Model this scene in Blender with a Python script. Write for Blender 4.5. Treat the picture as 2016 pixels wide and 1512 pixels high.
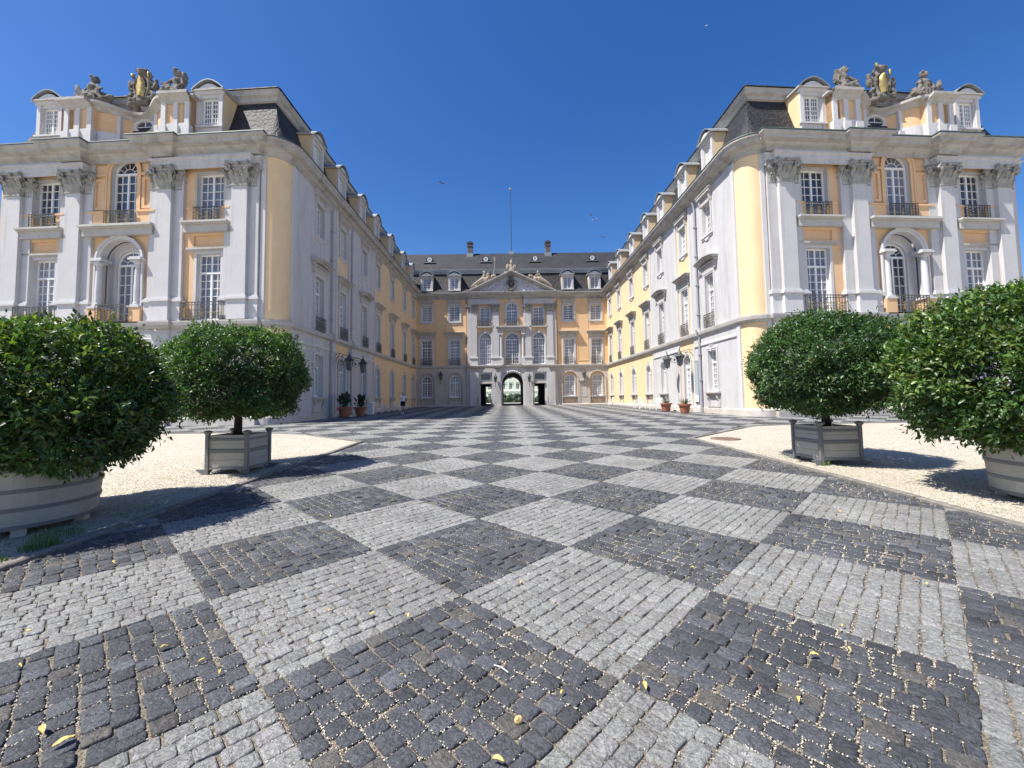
import bpy, bmesh, math, random
import numpy as np
from mathutils import Vector, Matrix, Euler
from mathutils.geometry import tessellate_polygon
PI = math.pi; R = math.radians
rnd = random.Random(7)
for o in list(bpy.data.objects): bpy.data.objects.remove(o)
scene = bpy.context.scene
COL = scene.collection

# ------------------------------------------------------------------ camera
cam = bpy.data.cameras.new('camera'); camo = bpy.data.objects.new('camera', cam); COL.objects.link(camo)
cam.sensor_width = 36; cam.lens = 826.0/2016*36; cam.clip_end = 4000; cam.clip_start = 0.05
cam.shift_y = -0.0097
pit, yaw, rol = R(3.31), R(0.43), R(-0.83)
cp, sp, cw, sw = math.cos(pit), math.sin(pit), math.cos(yaw), math.sin(yaw)
fw = Vector((sw*cp, cw*cp, sp)); r0 = Vector((cw, -sw, 0)); u0 = r0.cross(fw)
rr = math.cos(rol)*r0 + math.sin(rol)*u0; uu = -math.sin(rol)*r0 + math.cos(rol)*u0
M = Matrix((rr, uu, -fw)).transposed().to_4x4(); M.translation = Vector((0, 0, 1.6))
camo.matrix_world = M
scene.camera = camo
# ------------------------------------------------------------------ world + sun
SUN = Vector((-0.58, -0.25, 1.0)).normalized()
el = math.asin(SUN.z); azi = math.atan2(SUN.x, SUN.y)
w = bpy.data.worlds.new('World'); scene.world = w; w.use_nodes = True
nt = w.node_tree; bg = nt.nodes['Background']
sky = nt.nodes.new('ShaderNodeTexSky'); sky.sky_type = 'NISHITA'; sky.sun_disc = False
sky.sun_elevation = el; sky.sun_rotation = azi; sky.ozone_density = 3.2; sky.air_density = 1.1; sky.dust_density = 0.9; sky.altitude = 300
hs = nt.nodes.new('ShaderNodeHueSaturation'); hs.inputs['Saturation'].default_value = 1.34; hs.inputs['Value'].default_value = 1.0; hs.inputs['Hue'].default_value = 0.512
nt.links.new(sky.outputs[0], hs.inputs['Color']); nt.links.new(hs.outputs[0], bg.inputs['Color'])
bg.inputs['Strength'].default_value = 0.093
sl = bpy.data.lights.new('sun', 'SUN'); so = bpy.data.objects.new('sun', sl); COL.objects.link(so)
sl.energy = 5.0; sl.angle = R(0.53); sl.color = (1.0, 0.955, 0.88)
so.rotation_euler = (-SUN).to_track_quat('-Z', 'Y').to_euler(); so.location = (-30, -20, 60)
scene.view_settings.view_transform = 'Standard'; scene.view_settings.look = 'None'
scene.view_settings.exposure = 0.76; scene.view_settings.gamma = 1
scene.render.engine = 'CYCLES'

# ------------------------------------------------------------------ materials
def mat(name, col, rough=0.8, spec=0.4, metal=0.0, noise=0.0, nscale=2.0, bump=0.0, bscale=40.0, dirt=None, dirtamt=0.0, dscale=0.6, coat=0.0, attr=None, streak=False, trans=0.0):
    m = bpy.data.materials.new(name); m.use_nodes = True
    n = m.node_tree.nodes; l = m.node_tree.links; b = n['Principled BSDF']
    b.inputs['Roughness'].default_value = rough; b.inputs['Metallic'].default_value = metal
    b.inputs['Specular IOR Level'].default_value = spec
    if coat: b.inputs['Coat Weight'].default_value = coat; b.inputs['Coat Roughness'].default_value = 0.03
    tc = n.new('ShaderNodeTexCoord')
    if attr:
        a = n.new('ShaderNodeAttribute'); a.attribute_name = attr; cur = a.outputs['Color']
    else:
        c = n.new('ShaderNodeRGB'); c.outputs[0].default_value = (*col, 1); cur = c.outputs[0]
    if noise:
        t = n.new('ShaderNodeTexNoise'); t.inputs['Scale'].default_value = nscale; t.inputs['Detail'].default_value = 6; t.inputs['Roughness'].default_value = 0.65
        l.new(tc.outputs['Object'], t.inputs['Vector'])
        mr = n.new('ShaderNodeMapRange'); mr.inputs[1].default_value = 0.3; mr.inputs[2].default_value = 0.7
        mr.inputs[3].default_value = 1-noise; mr.inputs[4].default_value = 1+noise
        l.new(t.outputs['Fac'], mr.inputs[0])
        mx = n.new('ShaderNodeMix'); mx.data_type = 'RGBA'; mx.blend_type = 'MULTIPLY'; mx.inputs[0].default_value = 1
        l.new(cur, mx.inputs[6]); l.new(mr.outputs[0], mx.inputs[7]); cur = mx.outputs[2]
    if dirt:
        t = n.new('ShaderNodeTexNoise'); t.inputs['Scale'].default_value = dscale; t.inputs['Detail'].default_value = 8; t.inputs['Roughness'].default_value = 0.7
        if streak:
            mp = n.new('ShaderNodeMapping'); mp.inputs['Scale'].default_value = (3, 3, 0.25); l.new(tc.outputs['Object'], mp.inputs[0]); l.new(mp.outputs[0], t.inputs['Vector'])
        else: l.new(tc.outputs['Object'], t.inputs['Vector'])
        mr = n.new('ShaderNodeMapRange'); mr.inputs[1].default_value = 0.48; mr.inputs[2].default_value = 0.72; mr.inputs[3].default_value = 0; mr.inputs[4].default_value = dirtamt
        l.new(t.outputs['Fac'], mr.inputs[0])
        mx = n.new('ShaderNodeMix'); mx.data_type = 'RGBA'; l.new(mr.outputs[0], mx.inputs[0]); l.new(cur, mx.inputs[6]); mx.inputs[7].default_value = (*dirt, 1); cur = mx.outputs[2]
    l.new(cur, b.inputs['Base Color'])
    if trans: b.inputs['Transmission Weight'].default_value = trans
    if bump:
        t = n.new('ShaderNodeTexNoise'); t.inputs['Scale'].default_value = bscale; t.inputs['Detail'].default_value = 5
        l.new(tc.outputs['Object'], t.inputs['Vector'])
        bp = n.new('ShaderNodeBump'); bp.inputs['Strength'].default_value = bump; bp.inputs['Distance'].default_value = 0.02
        l.new(t.outputs['Fac'], bp.inputs['Height']); l.new(bp.outputs[0], b.inputs['Normal'])
    return m
MAT = {}
MAT['yellow'] = mat('yellow_stucco', (0.75, 0.565, 0.345), 0.9, 0.2, noise=0.06, nscale=1.2, bump=0.15, bscale=30, dirt=(0.66, 0.45, 0.24), dirtamt=0.6, dscale=0.45, streak=True)
MAT['peach'] = mat('peach_stucco', (0.74, 0.51, 0.295), 0.9, 0.2, noise=0.07, nscale=1.0, bump=0.15, bscale=30, dirt=(0.64, 0.43, 0.25), dirtamt=0.45, dscale=0.5)
MAT['grey'] = mat('grey_stucco', (0.53, 0.52, 0.52), 0.9, 0.2, noise=0.05, nscale=1.5, bump=0.15, bscale=30, dirt=(0.33, 0.31, 0.28), dirtamt=0.65, dscale=0.7, streak=True)
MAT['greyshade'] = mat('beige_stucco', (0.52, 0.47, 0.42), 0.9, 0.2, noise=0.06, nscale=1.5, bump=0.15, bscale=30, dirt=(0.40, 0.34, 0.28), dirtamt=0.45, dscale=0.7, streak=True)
MAT['stone'] = mat('weathered_trim', (0.48, 0.46, 0.43), 0.85, 0.25, noise=0.08, nscale=3, bump=0.2, bscale=25, dirt=(0.28, 0.24, 0.19), dirtamt=0.55, dscale=0.9)
MAT['cornice'] = mat('weathered_cornice', (0.42, 0.405, 0.385), 0.85, 0.25, noise=0.1, nscale=2.5, bump=0.2, bscale=25, dirt=(0.20, 0.17, 0.135), dirtamt=0.75, dscale=1.3)
MAT['pale'] = mat('pale_trim', (0.57, 0.56, 0.56), 0.85, 0.25, noise=0.05, nscale=2, bump=0.15, bscale=30, dirt=(0.44, 0.40, 0.36), dirtamt=0.4, dscale=0.9, streak=True)
MAT['plinth'] = mat('plinth_stone', (0.55, 0.51, 0.46), 0.85, 0.25, noise=0.1, nscale=3, bump=0.3, bscale=18, dirt=(0.30, 0.25, 0.20), dirtamt=0.6, dscale=1.2)
MAT['frame'] = mat('white_paint', (0.80, 0.80, 0.78), 0.45, 0.4)
MAT['panec'] = mat('curtained_glass', (0.15, 0.16, 0.21), 0.5, 0.5, noise=0.35, nscale=2.5, coat=1.0)
MAT['paned'] = mat('dark_glass', (0.030, 0.036, 0.060), 0.25, 0.5, noise=0.5, nscale=2.0, coat=1.0)
MAT['iron'] = mat('wrought_iron', (0.045, 0.055, 0.055), 0.5, 0.5)
MAT['greeniron'] = mat('verdigris_iron', (0.105, 0.10, 0.085), 0.5, 0.5, noise=0.3, nscale=6)
MAT['gold'] = mat('gilding', (0.62, 0.44, 0.16), 0.45, 0.5, metal=0.75, noise=0.3, nscale=9, dirt=(0.10, 0.08, 0.055), dirtamt=1.0, dscale=2.2)
MAT['lead'] = mat('lead_sheet', (0.30, 0.32, 0.33), 0.5, 0.5, metal=0.3, noise=0.15, nscale=4)
MAT['copper'] = mat('green_gutter', (0.06, 0.09, 0.075), 0.6, 0.4, noise=0.3, nscale=4)
MAT['pipe'] = mat('downpipe_metal', (0.36, 0.36, 0.40), 0.5, 0.4, metal=0.2)
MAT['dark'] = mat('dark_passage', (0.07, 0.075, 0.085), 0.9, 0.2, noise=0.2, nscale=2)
MAT['statue'] = mat('weathered_statue_stone', (0.175, 0.16, 0.14), 0.9, 0.2, noise=0.35, nscale=4, bump=0.4, bscale=14, dirt=(0.045, 0.04, 0.035), dirtamt=0.85, dscale=2.5)
MAT['statuepale'] = mat('pale_statue_stone', (0.36, 0.305, 0.23), 0.9, 0.2, noise=0.25, nscale=4, bump=0.4, bscale=14, dirt=(0.20, 0.17, 0.13), dirtamt=0.6, dscale=2.0)
MAT['capital'] = mat('capital_stone', (0.36, 0.35, 0.32), 0.85, 0.25, noise=0.3, nscale=6, bump=0.3, bscale=20, dirt=(0.13, 0.12, 0.09), dirtamt=0.8, dscale=3.0)
MAT['terracotta'] = mat('terracotta', (0.33, 0.13, 0.075), 0.8, 0.3, noise=0.12, nscale=8)
MAT['whitewood'] = mat('white_painted_wood', (0.78, 0.77, 0.73), 0.5, 0.4, noise=0.04, nscale=6)
MAT['planter'] = mat('grey_planter_boards', (0.40, 0.385, 0.345), 0.55, 0.4, noise=0.08, nscale=3, dirt=(0.22, 0.20, 0.17), dirtamt=0.4, dscale=2.5)
MAT['planterframe'] = mat('grey_planter_iron', (0.16, 0.165, 0.17), 0.45, 0.45, noise=0.1, nscale=6)
MAT['bark'] = mat('bark', (0.055, 0.045, 0.035), 0.9, 0.2, noise=0.3, nscale=14, bump=0.6, bscale=22)
MAT['soil'] = mat('soil', (0.07, 0.05, 0.035), 0.95, 0.1, noise=0.3, nscale=8)
MAT['brick'] = mat('chimney_brick', (0.15, 0.12, 0.115), 0.9, 0.2, noise=0.3, nscale=5)
MAT['skin'] = mat('skin', (0.55, 0.33, 0.24), 0.55, 0.35)
MAT['shirt'] = mat('white_shirt', (0.70, 0.70, 0.72), 0.8, 0.2)
MAT['shorts'] = mat('dark_shorts', (0.015, 0.015, 0.02), 0.8, 0.2)
MAT['hair'] = mat('brown_hair', (0.035, 0.018, 0.012), 0.6, 0.3)
MAT['board'] = mat('blue_grey_board', (0.36, 0.44, 0.46), 0.4, 0.4)
MAT['lampglass'] = mat('lantern_glass', (0.10, 0.125, 0.13), 0.15, 0.5, coat=0.6)
MAT['rust'] = mat('rusty_iron', (0.25, 0.17, 0.13), 0.8, 0.3, noise=0.3, nscale=10)
MAT['palegreen'] = mat('pale_green_facade', (0.62, 0.70, 0.55), 0.9, 0.2, noise=0.05, nscale=1)
MAT['bush'] = mat('dark_foliage', (0.03, 0.055, 0.03), 0.7, 0.3, noise=0.4, nscale=3)
MAT['leafyellow'] = mat('yellow_leaf', (0.72, 0.55, 0.17), 0.6, 0.3, noise=0.2, nscale=30)
MAT['leafbrown'] = mat('brown_leaf', (0.26, 0.13, 0.06), 0.7, 0.3, noise=0.2, nscale=30)
MAT['shell'] = mat('orange_shell', (0.75, 0.50, 0.22), 0.4, 0.5, noise=0.25, nscale=40)
MAT['whitefar'] = mat('white_metal', (0.9, 0.9, 0.9), 0.4, 0.5)
MAT['pottgreen'] = mat('pot_plant_green', (0.10, 0.12, 0.045), 0.7, 0.3, noise=0.3, nscale=12)

def slate(name, col):
    m = bpy.data.materials.new(name); m.use_nodes = True
    n = m.node_tree.nodes; l = m.node_tree.links; b = n['Principled BSDF']
    tc = n.new('ShaderNodeTexCoord'); uv = n.new('ShaderNodeUVMap'); uv.uv_map = 'UV'
    br = n.new('ShaderNodeTexBrick'); br.inputs['Scale'].default_value = 1.0
    br.inputs['Brick Width'].default_value = 0.22; br.inputs['Row Height'].default_value = 0.13; br.inputs['Mortar Size'].default_value = 0.012
    br.inputs['Color1'].default_value = (*[c*0.75 for c in col], 1); br.inputs['Color2'].default_value = (*[c*1.35 for c in col], 1); br.inputs['Mortar'].default_value = (*[c*0.35 for c in col], 1)
    l.new(uv.outputs[0], br.inputs['Vector'])
    t = n.new('ShaderNodeTexNoise'); t.inputs['Scale'].default_value = 0.7; t.inputs['Detail'].default_value = 7; l.new(tc.outputs['Object'], t.inputs['Vector'])
    mr = n.new('ShaderNodeMapRange'); mr.inputs[1].default_value = 0.3; mr.inputs[2].default_value = 0.7; mr.inputs[3].default_value = 0.75; mr.inputs[4].default_value = 1.4; l.new(t.outputs['Fac'], mr.inputs[0])
    mx = n.new('ShaderNodeMix'); mx.data_type = 'RGBA'; mx.blend_type = 'MULTIPLY'; mx.inputs[0].default_value = 1
    l.new(br.outputs['Color'], mx.inputs[6]); l.new(mr.outputs[0], mx.inputs[7]); l.new(mx.outputs[2], b.inputs['Base Color'])
    b.inputs['Roughness'].default_value = 0.62; b.inputs['Specular IOR Level'].default_value = 0.4
    bp = n.new('ShaderNodeBump'); bp.inputs['Strength'].default_value = 0.6; bp.inputs['Distance'].default_value = 0.02
    l.new(br.outputs['Fac'], bp.inputs['Height']); bp.invert = True
    t3 = n.new('ShaderNodeTexNoise'); t3.inputs['Scale'].default_value = 4.5; t3.inputs['Detail'].default_value = 4; l.new(uv.outputs[0], t3.inputs['Vector'])
    b2 = n.new('ShaderNodeBump'); b2.inputs['Strength'].default_value = 1.0; b2.inputs['Distance'].default_value = 0.12; l.new(t3.outputs['Fac'], b2.inputs['Height']); l.new(bp.outputs[0], b2.inputs['Normal'])
    l.new(b2.outputs[0], b.inputs['Normal'])
    return m
MAT['slate'] = slate('slate', (0.026, 0.026, 0.029))

# ------------------------------------------------------------------ mesh helper
class MB:
    def __init__(s): s.v = []; s.f = []; s.m = []; s.uv = {}
    def add(s, vs, fs, m=0, T=None):
        b = len(s.v)
        s.v += [tuple(T @ Vector(p)) if T else tuple(p) for p in vs]
        s.f += [tuple(b+i for i in q) for q in fs]; s.m += [m]*len(fs)
    def box(s, x0, x1, y0, y1, z0, z1, m=0, T=None):
        s.add([(x0,y0,z0),(x1,y0,z0),(x1,y1,z0),(x0,y1,z0),(x0,y0,z1),(x1,y0,z1),(x1,y1,z1),(x0,y1,z1)],
              [(0,3,2,1),(4,5,6,7),(0,1,5,4),(1,2,6,5),(2,3,7,6),(3,0,4,7)], m, T)
    def prism(s, poly, y0, y1, m=0, T=None):        # polygon in xz, extruded along y
        n = len(poly)
        s.add([(p[0], y0, p[1]) for p in poly]+[(p[0], y1, p[1]) for p in poly],
              [tuple(range(n)), tuple(range(2*n-1, n-1, -1))]+[(i, i+n, (i+1) % n+n, (i+1) % n) for i in range(n)], m, T)
    def prismz(s, poly, z0, z1, m=0, T=None):
        n = len(poly)
        s.add([(p[0], p[1], z0) for p in poly]+[(p[0], p[1], z1) for p in poly],
              [tuple(range(n-1, -1, -1)), tuple(range(n, 2*n))]+[(i, (i+1) % n, (i+1) % n+n, i+n) for i in range(n)], m, T)
    def prismx(s, poly, x0, x1, m=0, T=None):       # polygon in yz
        n = len(poly)
        s.add([(x0, p[0], p[1]) for p in poly]+[(x1, p[0], p[1]) for p in poly],
              [tuple(range(n-1, -1, -1)), tuple(range(n, 2*n))]+[(i, (i+1) % n, (i+1) % n+n, i+n) for i in range(n)], m, T)
    def tube(s, pts, r, n=8, m=0, cap=True, T=None):
        pts = [Vector(p) for p in pts]; rs = r if isinstance(r, (list, tuple)) else [r]*len(pts)
        vs = []; fs = []; up = Vector((0.13, 0.27, 0.95)).normalized()
        for i, p in enumerate(pts):
            d = (pts[min(i+1, len(pts)-1)]-pts[max(i-1, 0)]).normalized()
            a = d.cross(up)
            if a.length < 1e-3: a = d.cross(Vector((1, 0, 0)))
            a.normalize(); b = d.cross(a)
            for k in range(n):
                t = 2*PI*k/n; vs.append(p+(a*math.cos(t)+b*math.sin(t))*rs[i])
        for i in range(len(pts)-1):
            for k in range(n): fs.append((i*n+k, i*n+(k+1) % n, (i+1)*n+(k+1) % n, (i+1)*n+k))
        if cap: fs.append(tuple(range(n-1, -1, -1))); fs.append(tuple((len(pts)-1)*n+k for k in range(n)))
        s.add(vs, fs, m, T)
    def lathe(s, prof, n=16, m=0, c=(0, 0, 0), cap=True, a0=0.0):
        vs = []; fs = []
        for r, z in prof:
            for k in range(n):
                t = 2*PI*k/n+a0; vs.append((c[0]+r*math.cos(t), c[1]+r*math.sin(t), c[2]+z))
        for i in range(len(prof)-1):
            for k in range(n): fs.append((i*n+k, i*n+(k+1) % n, (i+1)*n+(k+1) % n, (i+1)*n+k))
        if cap: fs.append(tuple(range(n-1, -1, -1))); fs.append(tuple((len(prof)-1)*n+k for k in range(n)))
        s.add(vs, fs, m)
    def ell(s, c, r, m=0, nu=10, nv=7, rot=None):
        T = Matrix.Translation(Vector(c)) @ (rot.to_matrix().to_4x4() if rot else Matrix()) @ Matrix.Diagonal((*r, 1)) if not isinstance(r, (int, float)) else Matrix.Translation(Vector(c)) @ Matrix.Diagonal((r, r, r, 1))
        vs = [(0, 0, -1)]; fs = []
        for j in range(1, nv):
            p = -PI/2+PI*j/nv
            for k in range(nu): vs.append((math.cos(p)*math.cos(2*PI*k/nu), math.cos(p)*math.sin(2*PI*k/nu), math.sin(p)))
        vs.append((0, 0, 1)); L = len(vs)-1
        for k in range(nu):
            fs.append((0, 1+(k+1) % nu, 1+k)); fs.append((L, L-nu+k, L-nu+(k+1) % nu))
        for j in range(nv-2):
            for k in range(nu): fs.append((1+j*nu+k, 1+j*nu+(k+1) % nu, 1+(j+1)*nu+(k+1) % nu, 1+(j+1)*nu+k))
        s.add(vs, fs, m, T)
    def sweep(s, path, prof, m=0, T=None, cap=False):
        # path: list of dict(p, n, (c, R, m2)); prof: list (o, z)
        N = len(path); P = len(prof); vs = []
        for q in path:
            for (o, z) in prof:
                if 'c' in q and o < -q['R']:
                    x = q['c'][0]+q['m2'][0]*(o+q['R']); y = q['c'][1]+q['m2'][1]*(o+q['R'])
                else:
                    x = q['p'][0]+q['n'][0]*o; y = q['p'][1]+q['n'][1]*o
                vs.append((x, y, z))
        fs = []; b = len(s.v)
        # uv bookkeeping
        for i in range(N-1):
            for j in range(P-1): fs.append((i*P+j, (i+1)*P+j, (i+1)*P+j+1, i*P+j+1))
        if cap: fs.append(tuple(range(P-1, -1, -1))); fs.append(tuple((N-1)*P+j for j in range(P)))
        f0 = len(s.f); s.add(vs, fs, m, T)
        L = [0.0]
        for i in range(1, N): L.append(L[-1]+math.hypot(path[i]['p'][0]-path[i-1]['p'][0], path[i]['p'][1]-path[i-1]['p'][1]))
        H = [0.0]
        for j in range(1, P): H.append(H[-1]+math.hypot(prof[j][0]-prof[j-1][0], prof[j][1]-prof[j-1][1]))
        k = f0
        for i in range(N-1):
            for j in range(P-1):
                s.uv[k] = [(L[i], H[j]), (L[i+1], H[j]), (L[i+1], H[j+1]), (L[i], H[j+1])]; k += 1
    def mesh(s, name, mats, smooth=False, weld=False):
        me = bpy.data.meshes.new(name)
        me.from_pydata(s.v, [], s.f)
        for mm in mats: me.materials.append(MAT[mm] if isinstance(mm, str) else mm)
        me.polygons.foreach_set('material_index', s.m)
        if s.uv:
            ul = me.uv_layers.new(name='UV')
            for fi, c in s.uv.items():
                p = me.polygons[fi]
                for k, li in enumerate(p.loop_indices): ul.data[li].uv = c[k]
        if smooth: me.polygons.foreach_set('use_smooth', [True]*len(me.polygons))
        me.update(); me.validate()
        return me
    def build(s, name, mats, parent=None, loc=(0, 0, 0), rz=0.0, smooth=False):
        if isinstance(mats, str): mats = [mats]
        return link(name, s.mesh(name, mats, smooth), parent, loc, rz)

def link(name, me, parent=None, loc=(0, 0, 0), rz=0.0):
    o = bpy.data.objects.new(name, me); COL.objects.link(o)
    if parent is not None: o.parent = parent
    o.location = loc; o.rotation_euler = (0, 0, rz)
    return o
def tag(o, label=None, cat=None, group=None, kind=None):
    if label: o['label'] = label
    if cat: o['category'] = cat
    if group: o['group'] = group
    if kind: o['kind'] = kind
    return o
def empty(name, loc, label, cat, group=None, rz=0.0):
    o = bpy.data.objects.new(name, None); COL.objects.link(o); o.location = loc; o.rotation_euler = (0, 0, rz); o.empty_display_size = 0.3
    return tag(o, label, cat, group)
def mkpath(pts, outward_left=False, arcs=None):
    # pts polyline (open) with mitre normals; outward = right-hand side of travel unless outward_left
    res = []
    n = len(pts)
    def nrm(a, b):
        dx, dy = b[0]-a[0], b[1]-a[1]; L = math.hypot(dx, dy); dx /= L; dy /= L
        return (-dy, dx) if outward_left else (dy, -dx)
    for i in range(n):
        if i == 0: m = nrm(pts[0], pts[1])
        elif i == n-1: m = nrm(pts[-2], pts[-1])
        else:
            a = nrm(pts[i-1], pts[i]); b = nrm(pts[i], pts[i+1])
            d = 1+a[0]*b[0]+a[1]*b[1]; m = ((a[0]+b[0])/d, (a[1]+b[1])/d)
        q = dict(p=pts[i], n=m)
        if arcs and i in arcs: q.update(arcs[i])
        res.append(q)
    return res

def loop(w, h, rise=0.0, g=0.0, z0=0.0, cx=0.0, gb=None, n=10):
    """outline of an opening: width w, total height h from z0, arch rise; grown by g (bottom by gb)"""
    a = w/2; gb = g if gb is None else gb
    if rise <= 0: return [(cx-a-g, z0-gb), (cx+a+g, z0-gb), (cx+a+g, z0+h+g), (cx-a-g, z0+h+g)]
    Rr = (a*a+rise*rise)/(2*rise); cz = z0+h-Rr; T0 = math.asin(min(1, a/Rr)) if rise <= a else PI/2
    pts = [(cx-a-g, z0-gb), (cx+a+g, z0-gb)]
    for k in range(n+1):
        t = T0-2*T0*k/n; pts.append((cx+(Rr+g)*math.sin(t), cz+(Rr+g)*math.cos(t)))
    return pts
def wall(mb, outer, holes, y=0.0, d=0.3, m=0, mr=None):
    polys = [[Vector((p[0], p[1], 0)) for p in outer]]+[[Vector((p[0], p[1], 0)) for p in h] for h in holes]
    tris = tessellate_polygon(polys); flat = [q for pl in polys for q in pl]
    vs = [(q.x, y, q.y) for q in flat]; fs = []
    for t in tris:
        a, b, c = (flat[i] for i in t)
        cr = (b.x-a.x)*(c.y-a.y)-(b.y-a.y)*(c.x-a.x)
        if abs(cr) < 1e-9: continue
        fs.append(tuple(t) if cr > 0 else (t[0], t[2], t[1]))
    mb.add(vs, fs, m)
    for h in holes:
        n = len(h)
        mb.add([(p[0], y, p[1]) for p in h]+[(p[0], y+d, p[1]) for p in h], [(i, i+n, (i+1) % n+n, (i+1) % n) for i in range(n)], m if mr is None else mr)
def ring(mb, outer, inner, y0, y1, m=0):
    n = len(outer)
    vs = [(p[0], y0, p[1]) for p in outer]+[(p[0], y0, p[1]) for p in inner]+[(p[0], y1, p[1]) for p in outer]+[(p[0], y1, p[1]) for p in inner]
    fs = []
    for i in range(n):
        j = (i+1) % n
        fs += [(i, j, n+j, n+i), (i, 2*n+i, 2*n+j, j), (n+i, n+j, 3*n+j, 3*n+i)]
    mb.add(vs, fs, m)

def halfw(w, h, rise, z):
    a = w/2
    if rise <= 0: return a
    Rr = (a*a+rise*rise)/(2*rise); cz = h-Rr
    if z <= h-rise: return a
    return math.sqrt(max(0, Rr*Rr-(z-cz)**2))
WCACHE = {}
def window_meshes(w, h, rise=0.0, transom=None, cols=2, rows=6, trows=2, fan=False, bar=0.032, glass='panec', sash=0.085):
    key = (round(w, 3), round(h, 3), round(rise, 3), transom, cols, rows, trows, fan, bar, glass)
    if key in WCACHE: return WCACHE[key]
    mb = MB()
    ring(mb, loop(w, h, rise), loop(w-0.14, h-0.14, max(0, rise-0.0) if rise <= 0 else max(0.02, rise-0.03), z0=0.07), -0.02, 0.06)
    top = transom if transom else (h-rise if rise > 0 and fan else h)
    def vbar(x, z0, z1, hw, y0=-0.005, y1=0.05):
        if z1 > z0+0.02: mb.box(x-hw, x+hw, y0, y1, z0, z1)
    def ztop(x):
        if rise <= 0: return h-0.05
        a = w/2; Rr = (a*a+rise*rise)/(2*rise); cz = h-Rr
        return cz+math.sqrt(max(0, Rr*Rr-x*x))-0.05
    # centre mullion of the double casement
    vbar(0, 0.05, min(top, ztop(0)) if not (fan or transom is None) else (top if transom or fan else ztop(0)), 0.05, -0.03)
    iw = w/2-0.06
    for s in (-1, 1):
        for k in range(1, cols):
            x = s*(0.05+(iw-0.05)*k/cols); vbar(x, 0.06, min(top, ztop(x)), bar/2)
        mb.box(min(s*0.05, s*iw), max(s*0.05, s*iw), -0.004, 0.05, 0.06, 0.06+sash)
    for k in range(1, rows):
        z = 0.06+(top-0.06)*k/rows; hw = halfw(w, h, rise, z)-0.05
        mb.box(-hw, hw, 0.0, 0.045, z-bar/2, z+bar/2)
    if transom or fan:
        hw = halfw(w, h, rise, top)-0.02; mb.box(-hw, hw, -0.05, 0.05, top-0.05, top+0.06)
    if transom and not fan:
        for s in (-1, 1):
            for k in range(0 if s > 0 else 1, cols):
                x = s*(0.05+(iw-0.05)*k/cols) if k else 0; vbar(x, top+0.05, ztop(x), bar/2 if k else 0.04)
        for k in range(1, trows):
            z = top+(h-top)*k/trows; hw = halfw(w, h, rise, z)-0.04; mb.box(-hw, hw, 0.0, 0.045, z-bar/2, z+bar/2)
    if fan:
        a = w/2-0.06
        for k in range(1, 6):
            t = PI*k/6; c, s_ = math.cos(t), math.sin(t)
            p0 = Vector((a*0.45*c, 0.02, top+rise*0.45*s_)); p1 = Vector((a*c, 0.02, top+(rise-0.03)*s_)); mb.tube([p0, p1], bar*0.55, 4)
        for rr_, nn in ((0.45, 8),):
            mb.tube([(a*rr_*math.cos(PI*k/nn), 0.02, top+rise*rr_*math.sin(PI*k/nn)) for k in range(nn+1)], bar*0.55, 4)
    g = MB(); lp = loop(w-0.06, h-0.06, rise if rise <= 0 else rise-0.02, z0=0.03)
    g.add([(p[0], 0.052, p[1]) for p in lp], [tuple(range(len(lp)))])
    WCACHE[key] = (mb.mesh('window', ['frame']), g.mesh('pane', [glass]))
    return WCACHE[key]
MAT['paneb'] = mat('curtained_glass_pale', (0.27, 0.27, 0.31), 0.5, 0.5, noise=0.4, nscale=1.2, coat=1.0)
WR_ = random.Random(77)
def window(root, x, y, z, rz, name='window', **k):
    if k.get('glass', 'panec') == 'panec': k['glass'] = WR_.choice(['panec', 'panec', 'panec', 'paneb', 'paned', 'panec'])
    elif k['glass'] == 'paned': k['glass'] = WR_.choice(['paned', 'paned', 'paned', 'panec'])
    fm, gm = window_meshes(**k)
    o = link(name, fm, root, (x, y, z), rz); link('pane', gm, o)
    return o

def rail_mesh(w, h=0.82, gold=True, depth=0.0):
    mb = MB(); t = 0.022
    mb.box(-w/2, w/2, -t, t, h-0.03, h+0.012); mb.box(-w/2, w/2, -t, t, 0.05, 0.08); mb.box(-w/2, w/2, -t*0.8, t*0.8, h-0.16, h-0.135)
    n = max(5, int(w/0.16))
    for i in range(n+1):
        x = -w/2+w*i/n; mb.box(x-0.012, x+0.012, -0.012, 0.012, 0.0, h)
    for i in range(n):
        x = -w/2+w*(i+0.5)/n
        for (zz, rr_) in ((0.22, 0.065), (0.36, 0.05), (0.52, 0.06)):
            pts = [(x+rr_*(1-0.06*k)*math.cos(k*0.8+i), -0.01, zz+rr_*(1-0.06*k)*math.sin(k*0.8+i)) for k in range(9)]
            mb.tube(pts, 0.012, 4, 1 if (gold and (i % 3 == 1)) else 0)
    if depth:
        for s in (-1, 1):
            for z in (0.065, h-0.01): mb.box(s*w/2-t, s*w/2+t, 0, depth, z-0.015, z+0.015)
            for k in range(1, 3): mb.box(s*w/2-0.01, s*w/2+0.01, depth*k/3-0.01, depth*k/3+0.01, 0, h)
    return mb.mesh('balcony_railing', ['greeniron', 'gold'])

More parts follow.
